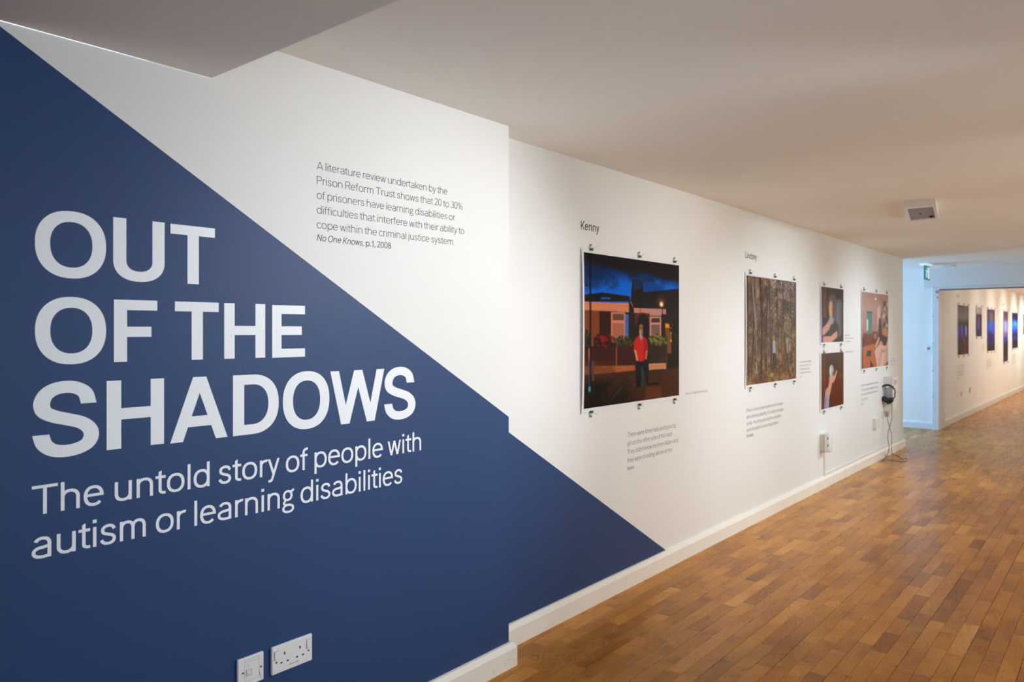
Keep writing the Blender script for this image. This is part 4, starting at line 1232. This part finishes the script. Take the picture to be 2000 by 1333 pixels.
poly('centre_panel', [(p.x, p.y, zb_ + .010) for p in cc], [(0, 1, 2, 3)], M['grey'], t)['label'] = 'grey recessed panel'
for (px, py, r) in ((1797.5, 418, .010), (1819, 423.3, .022)):
    p = ceil_pt(px, py, zb_ + .006)
    bm = bmesh.new(); bmesh.ops.create_uvsphere(bm, u_segments=10, v_segments=6, radius=r)
    for v_ in bm.verts: v_.co = Vector((p.x + v_.co.x * 1.2, p.y + v_.co.y * .7, p.z + v_.co.z * .3))
    bm_obj('sensor', bm, M['hole'], t, True)

# exit sign hanging in front of the beam
t = thing('exit_sign', 'green running man exit sign hanging from the ceiling before the beam', 'sign', (11.05, 2.10, CEIL))
yq = 2.10
box('ceiling_plate', 10.86, 11.14, yq - .05, yq + .05, CEIL - .022, CEIL, M['sign_white'], t, .004)
za, zb2 = CEIL - .205, CEIL - .022
xa, xb = 10.88, 11.22
box('panel', xa, xb, yq - .004, yq + .004, za, zb2, M['sign_lit'], t, .001, 1)
def sgn(name, pts):
    poly(name, [(xa + a * (xb - xa), yq - .0055, za + b * (zb2 - za)) for a, b in pts], [tuple(range(len(pts)))], M['sign_white'], t)
sgn('door_symbol', [(.58, .10), (.92, .10), (.92, .90), (.58, .90)])
sgn('running_body', [(.28, .40), (.40, .36), (.50, .66), (.38, .72)])
sgn('running_head', [(.42 + .05 * math.cos(a * .785), .82 + .08 * math.sin(a * .785)) for a in range(8)])
sgn('running_leg', [(.26, .44), (.38, .40), (.30, .12), (.22, .12)])
sgn('running_leg', [(.34, .42), (.42, .38), (.56, .22), (.52, .14)])
sgn('running_arm', [(.44, .66), (.46, .58), (.62, .50), (.60, .58)])
sgn('running_arm', [(.40, .66), (.36, .58), (.18, .62), (.20, .70)])
box('ceiling_plate', 11.30, 11.62, 1.86, 1.98, CEIL - .012, CEIL, M['plastic'], thing('smoke_vent', 'flat pale plate on the ceiling right of the exit sign', 'ceiling plate', (11.4, 1.9, CEIL)), .003)

# key switch on the bluish cross wall
t = thing('wall_switch', 'small pale switch with a dark centre on the bluish cross wall', 'switch', (XB, 2.26, 1.15))
box('plate', XB - .020, XB, 2.222, 2.302, 1.106, 1.190, M['plastic'], t, .003)
box('key_slot', XB - .024, XB - .020, 2.245, 2.280, 1.130, 1.165, M['grey'], t, .002)

# ---------------------------------------------------------------- far room prints
def far_pic(box_px, label, painter, D=D2, w=40, h=56, seed=11, bleed=.03):
    xs_, zs2 = zip(*[W(px, py, D) for px, py in box_px])
    x0, x1 = (xs_[0] + xs_[2]) / 2, (xs_[1] + xs_[3]) / 2
    z1, z0 = (zs2[0] + zs2[1]) / 2, (zs2[2] + zs2[3]) / 2
    pc = Pic(x0, x1, z0, z1, D, w, h, seed); painter(pc)
    print_on_wall(label, pc, (x0 - bleed, x1 + .01, z0 - .02, z1 + .02), D, 0.004)
    return x0, x1, z0, z1
def f1(p):
    p.ramp([(0, (86, 82, 92)), (.25, (120, 118, 122)), (.38, (40, 44, 60)), (.5, (16, 26, 110)), (.65, (20, 20, 90)), (.8, (10, 8, 44)), (1, (8, 4, 28))])
    p.put(np.clip((p.noise(3, 4) - .5) * 4, 0, 1) * (p.V < .45), (150, 146, 146), .6)
    p.ell(.08, .52, .06, .14, (40, 70, 230)); p.ell(.35, .50, .08, .12, (30, 90, 235)); p.ell(.72, .52, .08, .12, (150, 140, 240)); p.rect(.48, .35, .52, 1, (14, 12, 50))
    p.poly([(.56, .62), (.68, .60), (.78, 1), (.56, 1)], (112, 10, 48), 1, True); p.line([(.38, .6), (.50, .7), (.60, .72)], .02, (130, 60, 180))
    p.rect(.82, .30, 1, 1, (50, 46, 60), .8)
def f2(p):
    p.ramp([(0, (176, 168, 178)), (.2, (190, 182, 190)), (.27, (70, 52, 72)), (.45, (66, 50, 80)), (1, (70, 62, 60))])
    p.put(np.clip((p.noise(6, 6) - .5) * 5, 0, 1) * (p.V < .22), (150, 140, 160), .7)
    p.ell(.45, .60, .26, .22, (76, 80, 210), .9, .6); p.poly([(.15, .75), (.6, .75), (.5, 1), (.2, 1)], (24, 18, 120), 1, True)
    p.rect(.62, .30, 1, 1, (64, 60, 56), .85); p.ell(.85, .55, .06, .04, (190, 100, 50), .8)
def f3(p):
    p.ramp([(0, (70, 56, 84)), (.26, (86, 70, 104)), (.32, (10, 90, 235)), (.50, (10, 80, 220)), (.62, (12, 16, 120)), (.74, (14, 20, 96)), (.8, (10, 30, 130)), (.88, (18, 6, 40)), (1, (16, 4, 30))])
    p.ell(.55, .20, .25, .14, (130, 124, 130), .7, .8); p.ell(.75, .50, .10, .14, (96, 80, 235), .9, .5); p.ell(.35, .40, .2, .08, (20, 130, 255), .8, .6)
    p.ell(.2, .45, .05, .2, (8, 20, 110), .6, .5); p.ell(.75, .70, .07, .03, (120, 20, 90), .8)
def f4(p):
    p.ramp([(0, (92, 70, 82)), (.16, (112, 92, 128)), (.22, (150, 150, 250)), (.38, (140, 150, 250)), (.48, (120, 92, 170)), (.58, (20, 50, 190)), (.66, (16, 14, 60)), (.85, (30, 20, 40)), (1, (76, 60, 104))])
    p.ell(.5, .30, .25, .10, (190, 196, 255), .8, .8); p.ell(.5, .80, .12, .16, (10, 8, 26), .8, .5)
def f5(p):
    p.ramp([(0, (6, 2, 60)), (.14, (8, 6, 90)), (.24, (10, 110, 240)), (.34, (10, 160, 255)), (.44, (6, 110, 250)), (.58, (10, 40, 180)), (.64, (20, 6, 70)), (.73, (10, 60, 190)), (.80, (14, 8, 60)), (1, (14, 4, 28))])
    p.ell(.5, .30, .2, .06, (80, 200, 255), .8, .8); p.rect(.2, .78, .5, 1, (20, 14, 40), .7)
r1 = far_pic([(1870.9, 595.6), (1892, 598.7), (1870.2, 694.2), (1891.3, 691.5)], 'far room print, grey above and blue below with a red streak', f1, seed=21)
r2 = far_pic([(1906, 599.6), (1917.5, 601.4), (1906, 658), (1917.5, 656.8)], 'small pale-topped print in the far room, second from the opening', f2, w=30, h=36, seed=22)
r3 = far_pic([(1928, 603.7), (1942.5, 606), (1927.7, 686.7), (1943, 684.7)], 'far room print, violet above with a bright blue band, third from the opening', f3, seed=23)
r4 = far_pic([(1959, 608.2), (1967.7, 609.5), (1960.2, 707.7), (1969.2, 705)], 'tall narrow lilac and blue print in the far room', f4, w=26, seed=24)
r5 = far_pic([(1977, 611.4), (1988, 612.7), (1976.7, 680.5), (1987.7, 679.5)], 'bright blue print in the far room right of the tall narrow one', f5, w=34, seed=25)
x6 = W(1998.5, 640, D2)[0]
pc = Pic(x6, x6 + .7, 1.30, 1.80, D2, 16, 20, 30); pc.ramp([(0, (150, 110, 90)), (.4, (190, 170, 210)), (1, (130, 90, 70))])
print_on_wall('farthest print at the frame edge in the far room, warm brown and pale', pc, (x6 - .03, x6 + .71, 1.28, 1.82), D2, .012)
def fclips(r, where):
    x0, x1, z0, z1 = r; n = 3 if x1 - x0 > .8 else 2
    xs_ = [x0 + .05 + (x1 - x0 - .1) * i / (n - 1) for i in range(n)]
    clips(xs_, z1 + .02, z0 - .02, D2, where)
fclips(r1, 'the far grey and blue print'); fclips(r2, 'the far small pale print'); fclips(r3, 'the far violet and blue print')
fclips(r4, 'the far tall narrow print'); fclips(r5, 'the far bright blue print')
def rows(x0, x1, y0, y1, n, last=None):
    return [(x0, x1 if (i < n - 1 or last is None) else last, y0 + (y1 - y0) * i / (n - 1)) for i in range(n)]
greek_px('name_heading', 'small dark name above the first print of the far room', [(1868.3, 1874, 577.5)], D2, .04, True)
greek_px('name_heading', 'small dark name above the tall narrow print of the far room', [(1957, 1962, 595)], D2, .04, True)
greek_px('wall_caption', 'five-row paragraph below the first print of the far room', rows(1869, 1883.5, 716, 740, 5, 1873), D2, .024)
greek_px('wall_caption', 'column of tiny rows right of the first print of the far room', rows(1894.5, 1899.5, 668, 690, 6), D2, .016)
greek_px('wall_caption', 'column of tiny rows below the small pale print of the far room', rows(1917.8, 1922, 674, 686, 5), D2, .016)
greek_px('wall_caption', 'paragraph below the third print of the far room', rows(1927, 1936.5, 704, 721, 5, 1930), D2, .024)
greek_px('wall_caption', 'tiny rows right of the third print of the far room', rows(1945.5, 1948.5, 674, 684, 4), D2, .016)
greek_px('wall_caption', 'paragraph below the bright blue print of the far room', rows(1976.5, 1983.5, 695, 709, 4), D2, .024)
for (px, a, b, lab) in ((1876.5, 765, 774, 'pale blank plate low under the first print of the far room'), (1893, 757.5, 767.5, 'pale blank plate low right of the first far room paragraph')):
    xx, zz = W(px, b, D2); z2 = W(px, a, D2)[1]
    t = thing('blank_plate', lab, 'plate', (xx, D2, zz))
    box('back_box', xx, xx + .15, D2 - .012, D2, zz, z2, M['plastic_aged'], t, .003)
    box('face_plate', xx + .004, xx + .146, D2 - .016, D2 - .012, zz + .004, z2 - .004, M['plastic_aged'], t)
